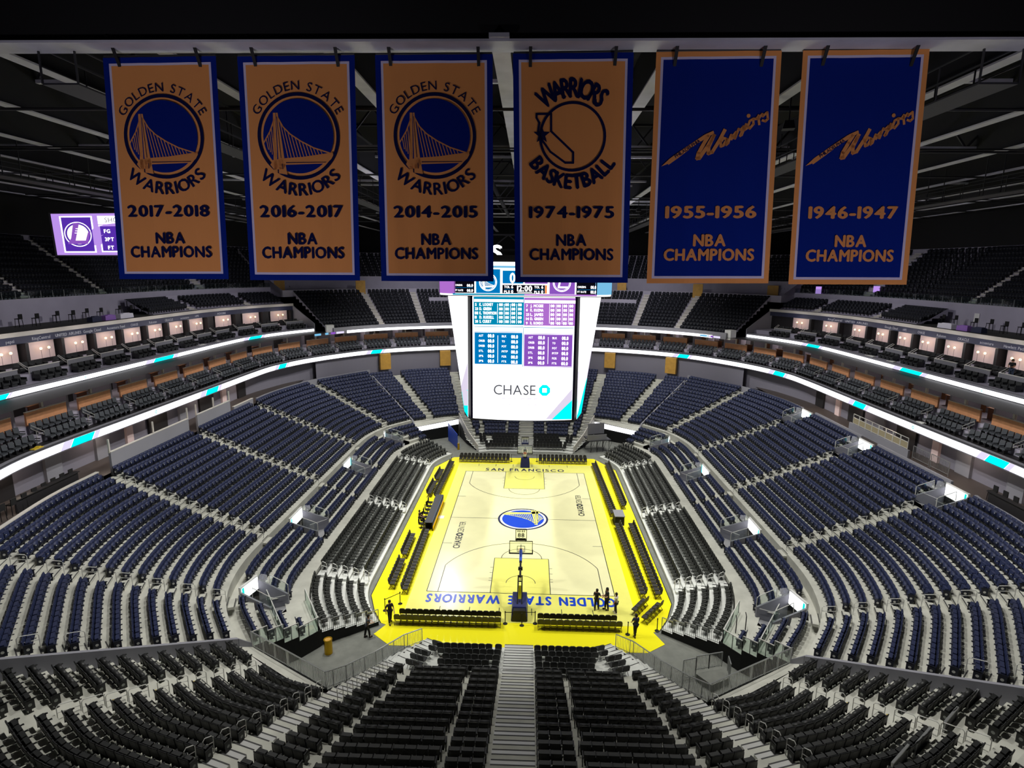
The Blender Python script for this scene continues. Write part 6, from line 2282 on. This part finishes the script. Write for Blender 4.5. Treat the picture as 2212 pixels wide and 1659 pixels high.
# ------------------------------------------------------------------ vomitories
def vom(cx, cy, ang, L, Wd, zf, zb, zfloor, sx, sy, label, group, screen=True, glass_side=True):
    """entry well: local x runs from the court side to the back; built mirrored"""
    r = empty('vomitory', (*mir([(cx, cy)], sx, sy)[0], 0), 0, label=label, cat='entrance', group=group)
    ca, sa = math.cos(ang), math.sin(ang)
    def T(x, y, z): return ((x * ca - y * sa) * sx, (x * sa + y * ca) * sy, z)
    w = Wd / 2
    wl = MB()
    for s in (-1, 1):
        a, b = T(0, s * w, 0), T(L, s * w, 0)
        wl.wall([a, b], [zfloor, zfloor - 1.2], [zf, zb], .14)
    wl.build('side_wall', 'fascia_gray', r)
    fl = MB()
    fl.add([T(-.2, -w, zfloor), T(-.2, w, zfloor), T(L, w, zfloor - 1.0), T(L, -w, zfloor - 1.0)], [(0, 1, 2, 3)])
    fl.build('ramp', 'concrete_wall', r)
    bk = MB()
    bk.add([T(L, -w, zfloor - 1.2), T(L, w, zfloor - 1.2), T(L, w, zb - .75), T(L, -w, zb - .75)], [(0, 1, 2, 3)])
    bk.build('opening_shade', 'black', r)  # black sheet paints the darkness of the passage
    if screen:
        sc = MB()
        sc.wall([T(L + .1, -w, 0), T(L + .1, w, 0)], zb - .8, zb + .35, .16)
        hd = sc.build('header', 'white_panel', r)
        MB().add([T(L - .02, -w + .1, zb - .7), T(L - .02, w - .1, zb - .7), T(L - .02, w - .1, zb + .25), T(L - .02, -w + .1, zb + .25)], [(0, 1, 2, 3)]).build('entry_screen', 'led_white', hd)
        MB().add([T(L - .03, -w + .1, zb - .7), T(L - .03, -w + .35, zb - .7), T(L - .03, -w + .3, zb + .25), T(L - .03, -w + .1, zb + .25)], [(0, 1, 2, 3)]).build('cyan_edge', 'led_cyan', hd)
    rl = MB()
    for s in (-1, 1):
        rl.tube([T(0, s * w, zf), T(0, s * w, zf + .75), T(.15, s * w, zf + .85), T(L * .6, s * w, zf + (zb - zf) * .6 + .85), T(L * .62, s * w, zf + (zb - zf) * .62 + .1)], .03, 6)
        rl.tube([T(.1, s * (w - .25), zfloor + .8), T(L * .7, s * (w - .25), zfloor + .2)], .025, 6)
    rl.build('handrail', 'rail_white', r)
    if glass_side:
        for s in (-1, 1):
            g = MB()
            g.add([T(0, s * w, zf), T(L * .6, s * w, zf + (zb - zf) * .6), T(L * .6, s * w, zf + (zb - zf) * .6 + .8), T(0, s * w, zf + .8)], [(0, 1, 2, 3)])
            g.build('glass_panel', 'rail_glass', r)
            g = MB().add([T(L * .62, s * w, zf + .3), T(L, s * w, zb), T(L, s * w, zb + .5), T(L * .7, s * w, zb + .5)], [(0, 1, 2, 3)])
            g.build('glass_panel', 'rail_glass', r)
for sx, sy in QUADS:
    vom(18.7, -6.8, 0, 2.5, 2.8, 2.05, 2.85, 1.25, sx, sy, 'concrete entrance well with lit screen between club seats, %s stand, %s half' % (SIDE[sx], END[sy]), 'entrance wells of the club rows')
    vom(17.3, -19.5, math.radians(12), 2.5, 1.9, 2.05, 2.85, 1.25, sx, sy, 'concrete entrance well in the club corner, %s stand, %s half' % (SIDE[sx], END[sy]), 'entrance wells of the club rows')
for i, yv in enumerate((2 * YC + 12.1, YC, -12.1)):
    vom(32.4, yv, 0, 2.3, 2.5, main_z(12) + .35, main_z(14) + .45, main_z(12), 1, 1, 'entrance well with lit screen at the top of the right stand, %s from nearest' % nth(3 - i), 'entrance wells at the top of the right stand')

# ------------------------------------------------------------------ far tunnels
for sx in (1, -1):
    p0, p1 = (sx * 10.7, 30.5), (sx * 16.5, 26.75)
    mb = MB()
    n = Vector((p1[1] - p0[1], -(p1[0] - p0[0]))).normalized() * .2
    if n.y > 0: n = -n
    mb.quad((p0[0] + n.x, p0[1] + n.y, 1.95), (p1[0] + n.x, p1[1] + n.y, 1.65), (p1[0] + n.x, p1[1] + n.y, 2.35), (p0[0] + n.x, p0[1] + n.y, 2.72))
    tag(mb.build('lintel_screen', 'led_white'), 'white LED strip over the far %s tunnel' % SIDE[sx], 'led screen', 'LED strips over the far tunnels')
    mb = MB()
    mb.wall([(sx * 6.9, 22.9), (sx * 8.6, 26.2), (sx * 10.55, 30.6)], [0, 0, 0], [.95, 2.0, 3.7], .12)
    struct(mb, 'stair_side_wall', 'cream_cap')
mb = MB()
mb.wall([(-9.95, 23.9), (-11.9, 28.1)], 0, [2.1, 2.7], .06)
tag(mb.build('tunnel_panel', 'blue_panel'), 'blue panel beside the far left tunnel', 'panel')
tag(MB().lathe((-9.75, 23.4, 0), [(.16, 0), (.16, .9), (.18, .9), (.18, .95), (0, .95)], 14).build('barrel', 'gold_metal'), 'small gold bin at the foot of the blue panel by the far left tunnel', 'bin')
sc = empty('camera_platform', (10.4, 24.6, 0), label='gray camera platform on black legs in the far right tunnel', cat='platform')
MB().box((0, 0, 1.75), (3.2, 2.6, .14), .3).build('deck', 'led_housing', sc)
MB().box((-.2, -1.25, 2.2), (3.0, .06, .85), .3).build('front_panel', 'fascia_gray', sc)
MB().box((-.1, 1.1, 2.9), (2.6, .06, 1.6), .3).build('back_panel', 'fascia_gray', sc)
lg = MB()
for i in range(4):
    for j in range(2):
        x, y = -1.4 + .93 * i, -1.1 + 2.2 * j
        x, y = x * .955 - y * .296, x * .296 + y * .955
        lg.bar((x, y, 0), (x, y, 1.7), .06)
        lg.bar((x, y, .2), (x + .5, y + .15, 1.6), .03)
lg.build('leg', 'black', sc)

# ------------------------------------------------------------------ corner screen with the visitors' emblem, at the far upper left
A_ = np.array([-47.0, 13.6, 31.55]); B_ = np.array([-33.0, 34.0, 31.9])
def up_at(px, py, dep):
    d = CM @ np.array([(px - W_ / 2) / FPX, -(py - H_ / 2) / FPX, -1.0])
    return np.array(CP) + d * dep
TL, TR, BL, BR = up_at(109, 462, 58), up_at(330, 460, 66), up_at(124, 551, 58), up_at(340, 551, 66)
cs = empty('corner_screen', tuple(TL), label='purple video screen with white round emblem beyond the leftmost banner', cat='screen')
def cpt(u, v, o=0.0):
    p = (TL * (1 - u) + TR * u) * (1 - v) + (BL * (1 - u) + BR * u) * v
    return tuple(p - TL + np.array([.35, -.9, 0]) * o)
def crect(nm, u0, v0, u1, v1, o, m):
    return MB().quad(cpt(u0, v1, o), cpt(u1, v1, o), cpt(u1, v0, o), cpt(u0, v0, o)).build(nm, m, cs)
MB().add([cpt(0, 0, -.5), cpt(1, 0, -.5), cpt(1, 1, -.5), cpt(0, 1, -.5), cpt(-.02, -.03, -.06), cpt(1, -.03, -.06), cpt(1, 1.03, -.06), cpt(-.02, 1.03, -.06)], [(0, 1, 2, 3), (4, 7, 6, 5), (0, 4, 5, 1), (1, 5, 6, 2), (2, 6, 7, 3), (3, 7, 4, 0)]).build('cabinet', 'black', cs)
crect('screen_face', 0, 0, 1, 1, 0, 'scr_lilac')
crect('emblem_frame', .07, .06, .37, .94, .04, 'scr_white')
crect('emblem_field', .085, .09, .355, .91, .07, 'scr_deep')
crect('header_bar', .42, .06, 1, .26, .04, 'scr_white')
crect('stat_frame', .42, .28, 1, .93, .04, 'scr_white')
crect('stat_field', .435, .31, 1, .90, .07, 'scr_deep')
LW, LH = 220.0, 89.0
cf = lambda x, y: cpt(.22 + x * .125, .5 - y * .125 * LW / LH * .97, .10)
def cput(nm, pieces, m, o=.10):
    mb = MB(); put(mb, pieces, lambda x, y: cpt(.22 + x * .125, .5 - y * .125 * LW / LH * .97, o)); return mb.build(nm, m, cs)
cput('round_emblem', disc2d(.80, 40), 'scr_cream', .09)
cput('round_emblem', ring2d(1.0, .93, 48), 'scr_white', .10)
cput('round_emblem', poly2d((-.25, .9), (.2, .95), (-.25, -.5), (.5, -.5), (.75, .15), (.98, .25), (.62, -.78), (-.85, -.78), (-.55, -.3)), 'scr_purple', .11)
cput('round_emblem', stroke2d([(-.1, .45), (.1, .45)], .05) + stroke2d([(-.16, .28), (.06, .28)], .05) + stroke2d([(-.22, .1), (.02, .1)], .05), 'scr_white', .13)
for s, u, v, h, m in (('SHOOTING', .49, .215, .11, 'scr_gray'), ('FG', .47, .47, .085, 'scr_white'), ('3PT', .47, .665, .085, 'scr_white'), ('FT', .49, .865, .085, 'scr_white'), ('0.0', .68, .47, .085, 'scr_white'), ('0.0', .68, .665, .085, 'scr_white'), ('0.0', .68, .865, .085, 'scr_white')):
    tx, w = text2d(s, h, .0 if m == 'scr_gray' else .04, .14)
    mb = MB(); put(mb, tx, lambda x, y: cpt(u + (x + w / 2) * LH / LW, v - y, .11)); mb.build('screen_lettering', m, cs)

# small lit entry screens and paper on the upper walls
for i, (px, py, y0) in enumerate(((427, 612, 40.0), (1768, 628, 40.0), (1893, 628, 28.0))):
    dep = 92 if i < 2 else 84
    p = up_at(px, py, dep)
    tag(MB().box((0, 0, 0), (.75, .3, 1.3)).build('entry_sign', 'scr_lilac', loc=tuple(p)), 'small lit sign at an upper deck entrance, %s' % ('left of the second banner', 'right of the fifth banner', 'under the sixth banner')[i], 'sign', 'lit signs of the upper deck')
